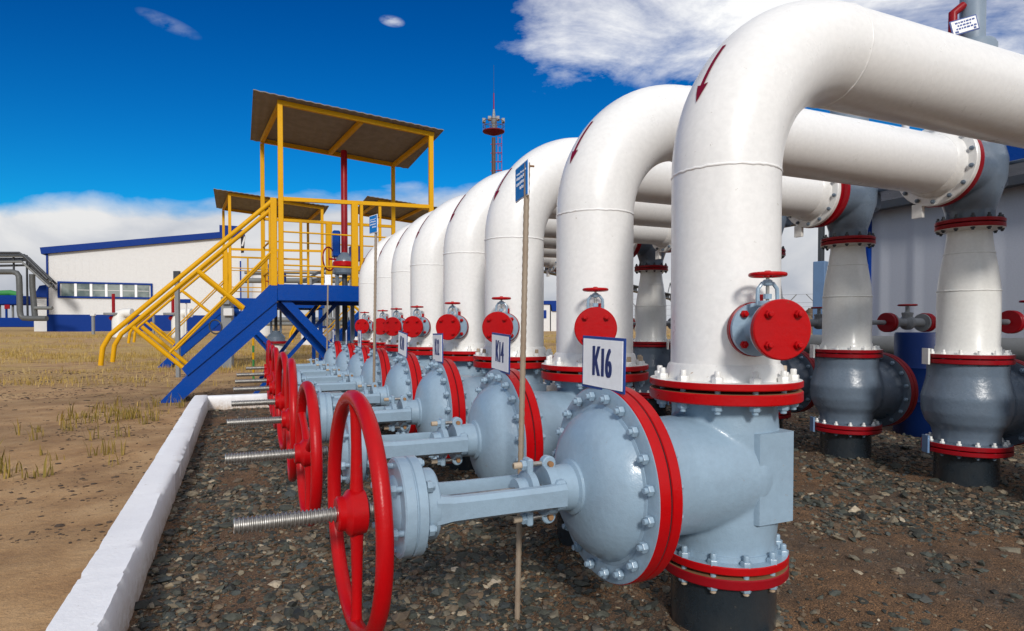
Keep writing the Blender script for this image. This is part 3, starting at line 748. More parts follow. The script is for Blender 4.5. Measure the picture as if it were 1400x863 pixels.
b = MB(); b.lathe((0, 0, 0), (0, 0, 1), [(.287, .21, DSTEEL), (.288, .282, DRED), (.292, .286, DRED), (.318, .286, DRED), (.322, .281, GREYR), (.325, .21, GREYR)], DRED, 64); RV_LF = b.mesh('lower_flange', 35)
b = MB(); b.lathe((0, 0, 0), (0, 0, 1), [(.912, .25, GREYR), (.914, .282, DRED), (.918, .286, DRED), (.946, .286, DRED), (.948, .281, DSTEEL), (.949, .21, DSTEEL)], DRED, 64); RV_TF = b.mesh('upper_flange', 35)
b = MB(); b.box((-.262, .135, .30), (.014, .075, .13), LBLUE, Matrix.Rotation(-.48, 3, 'Z')); RV_TAG = b.mesh('nameplate', 35)
b = MB(); b.lathe((0, 0, 0), (0, 0, 1), [(1.0, .212), (1.035, .206), (1.045, .200), (1.40, .200), (1.46, .1985), (1.54, .191), (1.62, .180), (1.70, .1665), (1.78, .153), (1.85, .144), (1.90, .1405), (1.915, .140)], WHITE_W, 56); C_RED = b.mesh('cone', 45)
C_B1 = bead((0, 0, 1.455), (0, 0, 1), .200, WHITE_W); C_B2 = bead((0, 0, 1.735), (0, 0, 1), .160, WHITE_W)
b = MB(); b.lathe((0, 0, 0), (0, 0, 1), [(.954, .21, DSTEEL), (.955, .282, DRED), (.959, .286, DRED), (.982, .286, DRED), (.985, .282, FWHITE), (.987, .22, FWHITE), (1.02, .205, FWHITE)], DRED, 64); C_LF = b.mesh('lower_flange', 35)
b = MB(); b.lathe((0, 0, 0), (0, 0, 1), [(1.90, .145, WHITE_W), (1.915, .212, FWHITE), (1.918, .218, DRED), (1.922, .220, DRED), (1.946, .220, DRED), (1.949, .215, DSTEEL), (1.950, .16, DSTEEL)], DRED, 56); C_UF = b.mesh('upper_flange', 35)
b = MB(); b.box((-.268, .138, .965), (.014, .08, .12), FWHITE, Matrix.Rotation(-.48, 3, 'Z')); C_TAG = b.mesh('nameplate', 35)
b = MB()
b.lathe((0, 0, 0), (0, 0, 1), [(1.97, .158), (2.05, .156), (2.14, .185), (2.28, .225), (2.42, .232), (2.55, .20), (2.62, .13)], GREYR, 48)
b.lathe((0, 0, ZT), (-1, 0, 0), [(0, .22), (.2, .222), (.33, .228), (.378, .25)], GREYR, 48)
b.bbox((.24, 0, 2.36), (.18, .2, .25), GREYR, .03)
A_BODY = fuse('body', b, .0095, 8, GREYR)
b = MB(); b.lathe((0, 0, 0), (0, 0, 1), [(1.953, .16, DSTEEL), (1.954, .215, DRED), (1.958, .22, DRED), (1.978, .22, DRED), (1.982, .215, GREYR), (1.984, .155, GREYR)], DRED, 56); A_LF = b.mesh('lower_flange', 35)
b = MB(); b.lathe((0, 0, ZT), (-1, 0, 0), [(.340, .24, GREYR), (.342, .288, DRED), (.346, .292, DRED), (.377, .292, DRED), (.380, .285, DRED)], DRED, 64); A_SF = b.mesh('side_flange', 35)
b = MB(); b.bbox((.40, -.02, 2.40), (.42, .5, .028), GREYR, .008); A_PLATE = b.mesh('bracket_plate', 35)
b = MB(); b.lathe((0, 0, 0), (0, 0, 1), [(2.58, .11), (2.84, .11), (2.85, .145), (2.88, .155), (3.27, .155), (3.30, .14), (3.31, .085), (3.32, .082), (3.92, .082), (3.95, .07)], ACTC, 48); A_ACT = b.mesh('actuator', 40)
b = MB(); b.tube([(-.10, .03, 3.28), (-.15, .05, 3.40), (-.15, .05, 3.52), (-.08, .02, 3.58)], .03, DRED, 12); A_RED = b.mesh('red_pipe', 50)
b = MB(); b.bbox((0, 0, 0), (.185, .006, .11), SIGNB, .001); A_SG = b.mesh('notice', 35)
b = MB(); b.box((0, -.0045, 0), (.168, .003, .092), SIGNW)
for q, (w, z) in enumerate(((.12, .028), (.095, .006), (.12, -.016))):
    xx = -w / 2
    while xx < w / 2: 
        l = rng.uniform(.008, .02); b.box((xx + l / 2, -.0068, z), (l, .0012, .012), SIGNB); xx += l + .006
b.box((-.06, -.0068, -.035), (.024, .0012, .014), SIGNB); b.box((.062, -.0068, -.035), (.016, .0012, .014), SIGNB)
A_SGP = b.mesh('notice_panel', 35)
# side branch along +X with two red flanges and a small valve
b = MB(); b.cyl((.20, 0, 1.225), (.50, 0, 1.225), .022, STEELP, seg=16); N_ST = b.mesh('branch_pipe', 35)
def redpair(x, w, name):
    b = MB(); b.disc((x, 0, 1.225), (1, 0, 0), .092, w * .46, DRED, .004, 36); b.disc((x + w * .54, 0, 1.225), (1, 0, 0), .092, w * .46, DRED, .004, 36); return b.mesh(name, 35)
N_F1 = redpair(.52, .055, 'branch_flange'); N_F2 = redpair(1.06, .075, 'branch_flange')
b = MB(); b.lathe((.58, 0, 1.225), (1, 0, 0), [(0, .085), (.02, .085), (.022, .042), (.2, .04), (.23, .07), (.27, .07), (.3, .04), (.455, .042), (.457, .085), (.478, .085)], STEELP, 32)
b.lathe((.83, 0, 1.225), (0, 0, 1), [(0, .05), (.07, .045), (.08, .05), (.095, .05), (.1, .02), (.17, .018)], STEELP, 20); N_BD = b.mesh('branch_valve', 35)
b = MB(); b.ring((.83, 0, 1.392), (0, 0, 1), .075, .009, DRED, 32, 8)
for k in range(3): b.bar((.83, 0, 1.394), (.83 + .075 * math.cos(k * 2.094), .075 * math.sin(k * 2.094), 1.392), .014, .008, DRED)
N_HW = b.mesh('branch_handwheel', 40)

for i in range(8):
    y = Y0 + i + (DY[i] if i > 2 else DY[i] * .3); o = ORD[i]
    t = thing('riser_pipe', 'black pipe stub in the gravel under the %s slate grey valve of the rear row' % o, 'pipe', (XR, y, 0), 0, 'black risers of the rear row')
    part('pipe', B_PIPE, t); part('flange', B_FL, t)
    t = thing('shut_off_valve', 'round slate grey valve with dark red flanges, %s in the rear row' % o, 'valve', (XR, y, 0), 0, 'slate grey valves of the rear row')
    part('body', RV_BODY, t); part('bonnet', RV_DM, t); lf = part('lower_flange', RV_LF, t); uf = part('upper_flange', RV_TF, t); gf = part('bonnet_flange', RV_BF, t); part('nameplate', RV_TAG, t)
    bolt_ring(uf, [RT_A], 14, .248, (0, 0, 1), .3, (0, 0, .951)); bolt_ring(lf, [RT_A], 14, .248, (0, 0, 1), .3, (0, 0, .285)); bolt_ring(gf, [BN_A], 16, .31, (-1, 0, 0), .5, (.434, 0, ZV - .03))
    t = thing('reducer_pipe', 'white cone-shaped pipe rising from the %s slate grey valve of the rear row' % o, 'pipe', (XR, y, 0), 0, 'white reducers of the rear row')
    part('cone', C_RED, t); part('weld_seam', C_B1, t); part('weld_seam', C_B2, t); part('lower_flange', C_LF, t); uf = part('upper_flange', C_UF, t); part('nameplate', C_TAG, t)
    bolt_ring(uf, [RT_B], 12, .196, (0, 0, 1), .2, (0, 0, 1.951))
    t = thing('control_valve', 'slate grey angle valve with actuator on top of the %s white reducer' % o, 'valve', (XR, y, 0), 0, 'angle valves on the reducers')
    part('body', A_BODY, t); part('lower_flange', A_LF, t); part('side_flange', A_SF, t); part('bracket_plate', A_PLATE, t); part('actuator', A_ACT, t); part('red_pipe', A_RED, t)
    sg = part('notice', A_SG, t, (-.20, -.06, 3.375), (0, rad(-14), -YAW - rad(8))); part('notice_panel', A_SGP, sg)
    t = thing('branch_valve', 'small branch valve with red flanges beside the %s white reducer' % o, 'valve', (XR, y, 0), 0, 'branch valves of the rear row')
    part('branch_pipe', N_ST, t); part('branch_flange', N_F1, t); part('branch_flange', N_F2, t); part('body', N_BD, t); part('handwheel', N_HW, t)

# ------------------------------------------------------------------ marker sticks with blue notices
def stick(base, top, panel_c, pw, ph, rz, tilt, lab, pm=SKYB, lines=True):
    t = thing('marker_stick', lab, 'sign', base, 0, 'marker sticks between the valves')
    b = MB(); d = Vector(top) - Vector(base); n = 120; pts = [d * (k / n) - Vector((0, 0, .1 * (1 - k / n))) for k in range(n + 1)]
    rr = [.0125 if k % 2 else .0108 for k in range(n + 1)]; b.tube(pts, rr, STICK, 10); part('rod', b, t)
    if lines:
        b = MB(); b.tube([d * .30, d * .30 + Vector((0, 0, .016))], .0135, RED, 10); part('red_band', b, t)
    c = Vector(panel_c) - Vector(base)
    e = bpy.data.objects.new('panel', None)
    b = MB(); b.bbox((0, 0, 0), (pw, .004, ph), SIGNW, .001); p = part('panel', b, t, c, (0, tilt, rz))
    b = MB(); b.box((0, -.0033, 0), (pw - .012, .003, ph - .012), pm); part('notice_face', b, p)
    b = MB(); z = ph * .26
    for q in range(4):
        xx = -pw * .36
        if q == 3: xx = -pw * .1
        while xx < pw * .33:
            l = rng.uniform(.006, .014); b.box((xx + l / 2, -.0054, z + rng.uniform(-.002, .002)), (l * .8, .0012, .011 if q else .007), SIGNW); xx += l + .006
        z -= ph * (.15 if q else .13)
    part('lettering', b, p)
    b = MB(); b.cyl((pw * .3, -.006, ph * .36), (pw * .3, .035, ph * .36), .004, RUSTY, seg=8); part('screw', b, p)
    return t
stick((1.03, 2.30, -.05), (1.078, 2.30, 1.86), (1.080, 2.355, 1.795), .18, .145, rad(-98), rad(0), 'thin brown marker rod with blue notice, beside the nearest valve')
stick((1.055, 5.42, -.05), (1.095, 5.42, 2.10), (1.075, 5.43, 2.075), .15, .155, rad(-75), 0, 'thin brown marker rod with blue notice, in the middle of the valve row')
stick((1.16, 9.42, -.05), (1.20, 9.42, 1.93), (1.195, 9.405, 1.86), .09, .15, rad(-25), 0, 'thin brown marker rod with small pale notice, before the blue platform beam', SIGNW)

# ------------------------------------------------------------------ access platforms
PY = 10.1
def P2(px, py): v = ony(px, py, PY); return (v.x, v.z)
def tread_box(b, x, y0, y1, z): b.box((x, (y0 + y1) / 2, z), (.24, y1 - y0, .03), BLUE)
def platform(lab):
    t = thing('access_platform', lab, 'platform', (0, 0, 0), 0, 'yellow and blue access platforms')
    X1, X2 = .54, 3.02; YA, YB = PY, 12.15; ZD = 1.82; ys = 10.98
    b = MB(); b.box(((X1 + X2) / 2, (YA + YB) / 2, ZD - .02), (X2 - X1 - .02, YB - YA - .02, .03), STEELP); part('deck', b, t)
    b = MB(); b.bbox(((X1 + X2) / 2, YA + .03, ZD - .12), (X2 - X1, .06, .255), BLUE, .01); b.bbox(((X1 + X2) / 2, YB - .03, ZD - .12), (X2 - X1, .06, .255), BLUE, .01)
    b.bbox((X1 + .03, (YA + YB) / 2, ZD - .125), (.06, YB - YA - .13, .24), BLUE, .01); b.bbox((X2 - .03, (YA + YB) / 2, ZD - .125), (.06, YB - YA - .13, .24), BLUE, .01)
    b.bbox(((X1 + X2) / 2, YA + 1.0, ZD - .22), (X2 - X1 - .13, .08, .12), BLUE, .01)
    part('deck_frame', b, t)
    # stairs
    up = [P2(248, 504), P2(369, 389.5), (X1 - .004, ZD), (X1 - .004, P2(380, 412)[1]), P2(256, 514)]
    lo = [P2(256, 513), (X1 - .008, P2(381, 411)[1]), (X1 - .008, P2(379, 432)[1]), P2(252, 545), (P2(232, 565)[0], -.08), (P2(200, 572)[0], -.08), P2(212, 556)]
    for yy in (YA, ys):
        b = MB(); b.prism(up, yy, yy + .05, BLUE); b.prism(lo, yy + .03, yy + .06, BLUE); part('stringer', b, t)
    for k in range(7):
        f = (k + .8) / 8; x = P2(225, 560)[0] * (1 - f) + X1 * f; b = MB(); tread_box(b, x, YA + .062, ys - .002, .02 + (ZD - .10) * f); part('tread', b, t)
    # legs
    for xx in (X2 - .1,):
        for yy in (YA + .12, YB - .12):
            b = MB(); b.bbox((xx, yy, .70), (.11, .11, 1.75), BLUE, .01); part('leg', b, t)
    for yy, dx in ((YA + .10, 0), (YB - .2, 0)):
        b = MB(); b.bar((X1 + .10 + dx, yy, ZD - .22), (X1 + 1.62 + dx, yy, -.1), .09, .12, BLUE); part('raking_leg', b, t)
    b = MB(); b.bar((X1 + .03, YA + .45, ZD - .26), (X1 + 1.42, YA + .45, -.1), .07, .10, BLUE); part('raking_leg', b, t)
    b = MB(); b.bar((X1 + 1.0, YA + .7, ZD - .22), (X1 - .35, YA + .7, .05), .05, .06, BLUE); part('brace', b, t)
    b = MB(); b.bar((X1 + .8, YB - .3, ZD - .22), (X1 - .2, YB - .3, .25), .05, .06, BLUE); part('brace', b, t)
    # yellow posts (x, y, top, w)
    for (x, y, z0, z1, w) in ((X1 - .045, YA + .04, ZD - .02, 3.13, .09), (X1 + .06, YA + .04, ZD - .02, 4.56, .075), (X2 - .05, YA + .04, ZD, 4.36, .075), (X1 + 1.165, YA + .04, ZD, 3.14, .10), (X1 + 1.275, YA + .04, ZD, 3.14, .05),
                              (X1 - .13, YB - .05, ZD - .1, 4.46, .07), (X2 - .24, YB - .05, ZD, 4.335, .07), (X1 + 1.02, YB - .05, ZD, 3.12, .11), (X1 - .03, ys + .02, ZD - .02, 3.13, .10), (X1 + .52, YB - .05, ZD, 3.12, .05)):
        b = MB(); b.bbox((x, y, (z0 + z1) / 2), (w, w, z1 - z0), YELLOW, .006); part('post', b, t)
    def rail(p, q, r=.022, sq=True):
        b = MB(); b.bar(p, q, r * 2, r * 2, YELLOW) if sq else b.tube([p, q], r, YELLOW, 10); part('rail', b, t)
    rail((X1 + .03, YA + .04, 3.125), (X2 - .06, YA + .04, 3.185), .03)
    rail((X1 - .10, YB - .05, 3.115), (X2 - .25, YB - .05, 3.125), .026)
    for z in (2.63, 2.12): rail((X1 + .06, YA + .04, z), (X1 + 1.12, YA + .04, z), .013, False); rail((X1 + 1.3, YA + .04, z), (X2 - .09, YA + .04, z), .013, False)
    for z in (2.72, 2.1): rail((X1 - .10, YB - .05, z), (X1 + .98, YB - .05, z), .013, False); rail((X1 + 1.08, YB - .05, z), (X2 - .27, YB - .05, z), .013, False)
    for z in (3.12, 2.6, 2.1): rail((X1 - .04, ys + .06, z), (X1 - .12, YB - .08, z), .016, False)
    # stair hand rails, both sides: sloping rail with a drooped end, struts square to the slope, low rail
    for yy in (YA + .03, ys + .03):
        A = P2(375, 272); B = P2(150, 458); C = P2(140, 475); D = P2(137, 500)
        b = MB(); b.tube([(A[0], yy, A[1]), ((A[0] + B[0]) / 2, yy, (A[1] + B[1]) / 2), (B[0], yy, B[1]), (C[0], yy, C[1]), (D[0], yy, D[1])], .034, YELLOW, 12); part('stair_rail', b, t)
        E_ = P2(232, 482); G = P2(374, 341)
        b = MB(); b.tube([(E_[0], yy, E_[1]), (G[0], yy, G[1])], .018, YELLOW, 10); part('stair_mid_rail', b, t)
        for s, e, r in ((P2(270, 370), P2(333, 421), .036), (P2(181, 447), P2(250, 503), .032)):
            b = MB(); b.tube([(s[0], yy, s[1]), (e[0], yy, e[1])], r, YELLOW, 10); part('stair_strut', b, t)
    # roof: corrugated sheet on a yellow frame
    A = (.233, PY - .12, 4.70); n = 90; b = MB(); vs = []
    x0, x1, ya, yb = .22, 3.14, PY - .14, 12.35
    for k in range(n + 1):
        x = x0 + (x1 - x0) * k / n; f = k / n
        zz = 4.665 - .225 * f + .005 * math.sin(k * PI / 2)
        vs += [(x, ya, zz), (x, yb, zz - .085), (x, ya, zz - .012), (x, yb, zz - .097)]
    fs = []
    for k in range(n):
        o = k * 4; fs += [(o, o + 4, o + 5, o + 1), (o + 2, o + 3, o + 7, o + 6), (o, o + 2, o + 6, o + 4), (o + 1, o + 5, o + 7, o + 3)]
    fs += [(0, 1, 3, 2), (n * 4, n * 4 + 2, n * 4 + 3, n * 4 + 1)]
    b.add(vs, fs, ROOFT); part('roof', b.mesh('roof', 60), t)
    for (p, q) in (((X1 + .02, YA + .04, 4.585), (X2, YA + .04, 4.39)), ((X1 - .16, YB - .05, 4.515), (X2 - .2, YB - .05, 4.325)), ((X1 + .06, YA + .08, 4.575), (X1 - .13, YB - .09, 4.495)), ((X2 - .05, YA + .08, 4.375), (X2 - .24, YB - .09, 4.31)), (((X1 + X2) / 2 + .05, YA + .08, 4.475), ((X1 + X2) / 2 - .2, YB - .09, 4.41))):
        b = MB(); b.bar(p, q, .06, .07, YELLOW); part('roof_beam', b, t)
    return t
pf = platform('yellow railed platform with blue stairs beside the end of the pipe row')
p2 = copy_tree(pf); p2.location = (-.80, 8.1, .10); p2['label'] = 'farther yellow platform with low brown roof, seen through the rails of the nearer stairs'
p3 = copy_tree(pf); p3.location = (3.05, 7.4, .10); p3['label'] = 'farthest right yellow platform, roof showing above the last white pipes'

# motor-driven valve standing through each platform
def motor_valve(lab, loc):
    t = thing('motor_valve', lab, 'valve', loc, 0, 'motor valves with red spindle covers')
    b = MB(); b.lathe((0, 0, 0), (0, 0, 1), [(-.1, .22), (.3, .22), (.32, .30), (.36, .30), (.38, .24), (.55, .24)], WHITE_W, 36); part('base_pipe', b, t)
    b = MB(); b.disc((0, 0, .55), (0, 0, 1), .34, .07, DRED, .005, 40); part('flange', b, t)
    b = MB(); b.lathe((0, 0, .62), (0, 0, 1), [(0, .26), (.12, .25), (.22, .16), (.26, .10), (.3, .10)], GREYR, 36); part('bonnet', b, t)
    for sx in (-1, 1):
        b = MB(); b.bbox((sx * .13, 0, 1.48), (.06, .10, 1.25), GREYR, .01); part('yoke_leg', b, t)
    b = MB(); b.cyl((0, 0, .9), (0, 0, 2.15), .045, DSTEEL, seg=16); part('stem', b, t)
    b = MB(); b.lathe((0, 0, 0), (0, 0, 1), [(2.08, .17), (2.11, .19), (2.20, .19), (2.21, .15)], GREYR, 32); part('yoke_cap', b, t)
    b = MB(); b.disc((0, 0, 2.215), (0, 0, 1), .20, .09, RED, .01, 32); part('red_ring', b, t)
    b = MB(); b.lathe((0, 0, 2.305), (0, 0, 1), [(0, .16), (.05, .15), (.13, .08), (.16, .06)], GREYR, 28); part('gear_housing', b, t)
    b = MB(); b.lathe((0, 0, 2.44), (0, 0, 1), [(0, .055), (1.78, .055), (1.80, .045)], DRED, 24); part('spindle_cover', b, t)
    b = MB(); b.bbox((-.13, .10, 2.62), (.13, .2, .46), BLUE, .02); part('motor', b, t)
    b = MB(); b.bbox((.19, .06, 2.46), (.20, .16, .26), BLUE, .02); part('control_box', b, t)
    b = MB(); b.ring((-.27, -.06, 2.34), (.8, -.6, 0), .20, .012, DRED, 40, 8); b.bar((-.27, -.06, 2.34), (-.05, 0, 2.34), .03, .03, DRED); b.bar((-.27, -.06, 2.15), (-.27, -.06, 2.53), .016, .016, DRED); part('side_handwheel', b, t)
    return t
motor_valve('grey motor valve with tall red spindle cover under the nearer platform roof', (1.70, 11.15, .0))
motor_valve('grey motor valve with red spindle cover on the farther platform behind the stairs', (.98, 19.2, .12))

# ------------------------------------------------------------------ things behind, built in frames facing the camera heading
def facing(px, py, depth):
    p = at(px, py, depth); return p
def S(depth): return depth / F_PX
# process building with blue band: front face runs along X, right wall runs straight away
BY = 60.8
def B2(px, py): v = ony(px, py, BY); return v.x, v.z
xl = B2(64, 400)[0]; xr = B2(330, 400)[0]; org = Vector((xl, BY, gz((xl + xr) / 2, BY) - .05)); o_ = org.z
t = thing('process_building', 'white building with blue base band and blue sloping roof edge on the left', 'building', org)
Wd = xr - xl; hl = B2(64, 347)[1] - o_; hr = B2(330, 323)[1] - o_; z1 = B2(64, 430)[1] - o_
b = MB(); b.prism([(0, z1), (Wd, z1), (Wd, hr), (0, hl)], 0, 14, PANEL)
for k in range(1, 30): x = Wd * k / 30; b.box((x, .008, (z1 + hl) / 2), (.05, .03, hl - z1 - .3), PANEL)
part('wall', b, t)
b = MB(); b.box((Wd / 2, 7.0, z1 / 2 - .2), (Wd + .06, 14.06, z1 + .39), BLUEF); part('base_band', b, t)
b = MB(); sl = math.atan2(hr - hl, Wd); M = Matrix.Rotation(-sl, 3, 'Y'); b.box((Wd / 2, 6.9, (hl + hr) / 2 + .24), (Wd + .8, 14.4, .52), BLUEF, M); part('roof', b, t)
for x in (.06, Wd - .05):
    b = MB(); b.box((x, -.06, z1 / 2 + hl / 2), (.12, .10, hl - z1), BLUEF); part('corner_trim', b, t)
wx0, wz1 = B2(82, 386); wx1, wz0 = B2(206, 408); wx0 -= xl; wx1 -= xl; wz0 -= o_; wz1 -= o_
b = MB(); b.box(((wx0 + wx1) / 2, -.05, wz1), (wx1 - wx0 + .3, .14, .14), BLUEF); b.box(((wx0 + wx1) / 2, -.05, wz0), (wx1 - wx0 + .3, .14, .14), BLUEF); b.box((wx0 - .08, -.05, (wz0 + wz1) / 2), (.14, .14, wz1 - wz0 - .14), BLUEF); b.box((wx1 + .08, -.05, (wz0 + wz1) / 2), (.14, .14, wz1 - wz0 - .14), BLUEF)
w = part('window', b, t)
for k in range(6):
    x = wx0 + (wx1 - wx0) * (k + .5) / 6; b = MB(); b.box((x, -.035, (wz0 + wz1) / 2), ((wx1 - wx0) / 6 - .2, .03, wz1 - wz0 - .16), GLASS)
    if k: b.box((x, -.055, wz0 + (wz1 - wz0) * .5), ((wx1 - wx0) / 6 - .24, .02, .04), PANEL)
    part('pane', b, w)
for k in range(1, 6):
    x = wx0 + (wx1 - wx0) * k / 6; b = MB(); b.box((x, -.05, (wz0 + wz1) / 2), (.18, .08, wz1 - wz0 - .15), SIGNW); part('mullion', b, w)
b = MB(); b.box((Wd - 1.0, 2, hr + .70), (1.5, 2.4, .6), BLUEF); part('roof_vent', b, t)
qx, qz = B2(50, 400); b = MB(); b.prism([(qx - xl - .5, qz - o_ - .35), (-.03, qz - o_ - .35), (-.03, qz - o_ + .75), (qx - xl - .05, qz - o_ + .6)], 1, 4, BLUEF); part('porch_roof', b, t)
b = MB(); b.box((-.62, 2.5, (qz - o_) / 2 - .2), (1.1, 2.6, qz - o_ - .32), PANEL); part('porch', b, t)
b = MB(); b.tube([(Wd + .2, -.1, hr + .3), (Wd + .32, -.1, hr - .1), (Wd + .1, -.1, hr - .9)], .08, PANEL, 8); part('downpipe', b, t)

# pipes and racks at far left
D = 47.; s = S(D)
def frm(px, D): o = at(px, 445, D); o.z = gz(o.x, o.y); return o
org = frm(0, D); Z = lambda py: (444.7 - py) * s + CAMZ - org.z; X = lambda px: px * s
t = thing('pipe_loop', 'thick grey pipe bending down to the ground left of the white building', 'pipe', org, -YAW)
b = MB(); b.tube([(X(-60), 0, Z(372)), (X(18), 0, Z(372)), (X(24), 0, Z(373.5)), (X(27), 0, Z(378)), (X(27.5), 0, Z(390)), (X(27.5), 0, Z(425)), (X(28.5), 0, Z(432)), (X(32), 0, Z(435)), (X(40), 0, Z(435.5)), (X(64), 0, Z(435.5))], .20, PIPED, 20); part('pipe', b, t)
b = MB(); b.tube([(X(34), .8, Z(374)), (X(34), .8, Z(392)), (X(36), .8, Z(420)), (X(37), .8, Z(434))], .20, PIPED, 16); part('branch', b, t)
b = MB(); b.tube([(X(40), .6, Z(421)), (X(64), .6, Z(421))], .13, PIPEG, 12); part('low_branch', b, t)
t = thing('cable_rack', 'dark cable rack with pipes sloping down to the white building wall', 'rack', org, -YAW)
for (dz, dy, mt) in ((0, 0, DSTEEL), (2.2, .5, DSTEEL), (4.5, .3, PIPEG), (7, .9, DSTEEL), (10, .6, DSTEEL), (13, .2, PIPEG), (17, .9, DSTEEL)):
    b = MB(); b.tube([(X(-60), dy, Z(346 + dz)), (X(28), dy, Z(346 + dz * .9)), (X(34), dy, Z(350 + dz)), (X(66), dy, Z(382 + dz * .8))], .085, mt, 8); part('rack_pipe', b, t)
for px in (13, 31): 
    b = MB(); b.bar((X(px), .5, Z(348)), (X(px), .5, Z(372 if px == 13 else 433)), .1, .1, DSTEEL); part('rack_post', b, t)
for k in range(7):
    b = MB(); f = k / 7; b.bar((X(34 + 30 * f), 0, Z(352 + 30 * f)), (X(38 + 30 * f), .9, Z(366 + 30 * f)), .05, .05, DSTEEL); part('cross_tie', b, t)
t = thing('skid_unit', 'blue plant skid with green pipework at the far left edge', 'equipment', at(-4, 452, 60), -YAW)
t.location.z = gz(t.location.x, t.location.y); s6 = S(60); zz = lambda py: (444.7 - py) * s6 + CAMZ - t.location.z
b = MB(); b.bbox((2.4, 0, zz(441)), (6.4, 2, .9), BLUEF, .05); part('base', b, t)
b = MB(); b.bbox((1.2, 0, zz(411)), (3.0, 2, .9), BLUEF, .1); part('housing', b, t)
b = MB(); b.tube([(-.5, -.3, zz(402)), (1.6, -.3, zz(401)), (2.6, -.3, zz(404))], .28, GREEN, 12); part('green_pipe', b, t)
for k in range(5):
    b = MB(); b.cyl((.1 + k * .62, -.5, zz(440)), (.1 + k * .62, -.5, zz(411)), .10, PIPEG if k % 2 else BLUEF, seg=10); part('support', b, t)
b = MB(); b.bbox((1.75, -.9, zz(420)), (.5, .1, .4), DRED, .02); part('notice', b, t)
# two white vent elbows with red spindles before the building
def vent_unit(px, lab):
    D = 36.; s = S(D); o = frm(px, D); t = thing('elbow_pipe', lab, 'pipe', o, -YAW, 'white elbow pipes before the building')
    z = lambda py: (444.7 - py) * s + CAMZ - o.z
    b = MB(); b.tube([(7 * s, 0, -.2), (7 * s, 0, z(436)), (9 * s, 0, z(430)), (14 * s, 0, z(428)), (24 * s, 0, z(428))], [9.5 * s, 9.5 * s, 8 * s, 6 * s, 6 * s], WHITE_W, 24); part('elbow', b, t)
    b = MB(); b.disc((-1 * s, -.1, z(431)), (0, 0, 1), 11 * s, 3.2 * s, STEELP, .02, 24); part('flange', b, t)
    b = MB(); b.lathe((0, -.1, z(438)), (0, 0, 1), [(0, 4 * s), (3 * s, 6 * s), (6 * s, 4 * s)], DRED, 16); part('valve_neck', b, t)
    b = MB(); b.cyl((0, -.1, z(430)), (0, -.1, z(402)), 2. * s, DRED, seg=14); part('spindle', b, t)
    b = MB(); b.bar((0, -.12, z(436)), (0, -.12, -.1), .14, .14, STEELP); part('support', b, t)
vent_unit(157, 'white elbow pipe with red spindle below the building window'); vent_unit(238, 'white elbow pipe with red spindle behind the yellow stair rail')

def post(px, py0, py1, D, wpx, name, lab, cat, mat, head=None, group=None):
    o = at(px, 445, D); o.z = gz(o.x, o.y); s = S(D); t = thing(name, lab, cat, o, -YAW, group)
    z = lambda py: (444.7 - py) * s + CAMZ - o.z
    b = MB(); b.bbox((0, 0, (z(py0) - .15) / 2), (wpx * s, wpx * s, z(py0) + .15), mat, .005); part('shaft', b, t)
    if head: b = MB(); b.bbox((0, -.01, z(py0) - head[1] * s / 2), (head[0] * s, head[0] * s * .6, head[1] * s), head[2], .006); part('head', b, t)
    return t
post(243, 371, 520, 13.4, 5, 'marker_post', 'tall thin grey post with a small box on top, behind the blue stairs', 'post', STEELP, (8, 13, DSTEEL))
post(127.5, 429, 450, 40, 3, 'marker_post', 'short grey post before the blue base band of the building', 'post', STEELP, (6, 3, PANEL))
post(210, 432, 450, 40, 2.5, 'marker_post', 'short thin post between the two white elbow pipes', 'post', STEELP)
# solar lamp
D = 22.; o = frm(253, D); s = S(D); t = thing('solar_panel', 'small tilted blue solar panel on a thin stand behind the stairs', 'solar panel', o, -YAW)
z = lambda py: (444.7 - py) * s + CAMZ - o.z
b = MB(); b.bar((0, 0, -.1), (.05, 0, z(412)), .05, .05, PANEL); part('stand', b, t)
b = MB(); b.bbox((.05, -.05, z(412)), (14 * s, .04, 5.5 * s), BLUEF, .01); part('panel', b, t)
# control cabinet
D = 16.; o = frm(311, D); s = S(D); t = thing('control_cabinet', 'grey control cabinet on a pedestal between the two stairs', 'cabinet', o, -YAW)
z = lambda py: (444.7 - py) * s + CAMZ - o.z
b = MB(); b.bbox((0, 0, z(405) / 2 - .1), (14 * s, .16, z(402) + .1), STEELP, .01); part('pedestal', b, t)
b = MB(); b.bbox((5 * s, -.13, z(427)), (12 * s, .12, 10 * s), PANEL, .01); part('junction_box', b, t)
b = MB(); b.bbox((2 * s, -.13, z(412)), (10 * s, .10, 9 * s), STEELP, .01); part('switch_box', b, t)
b = MB(); b.ring((-15 * s, -.05, z(447)), (.2, 1, .1), 9.5 * s, .02, DSTEEL, 36, 8); hz = solo('hose', b, 'coil of black hose hanging behind the blue stairs', 'hose', o, -YAW)
# striped marker
D = 12.6; o = frm(346, D); s = S(D); t = thing('striped_post', 'short post with green and yellow stripes beyond the kerb', 'post', o, -YAW)
hh = (444.7 - 463) * s + CAMZ - o.z
for k in range(6): b = MB(); b.cyl((0, 0, hh * k / 6 - (.08 if k == 0 else 0)), (0, 0, hh * (k + 1) / 6), .022, YELLOW if k % 2 else GREEN, seg=12); part('stripe', b, t)

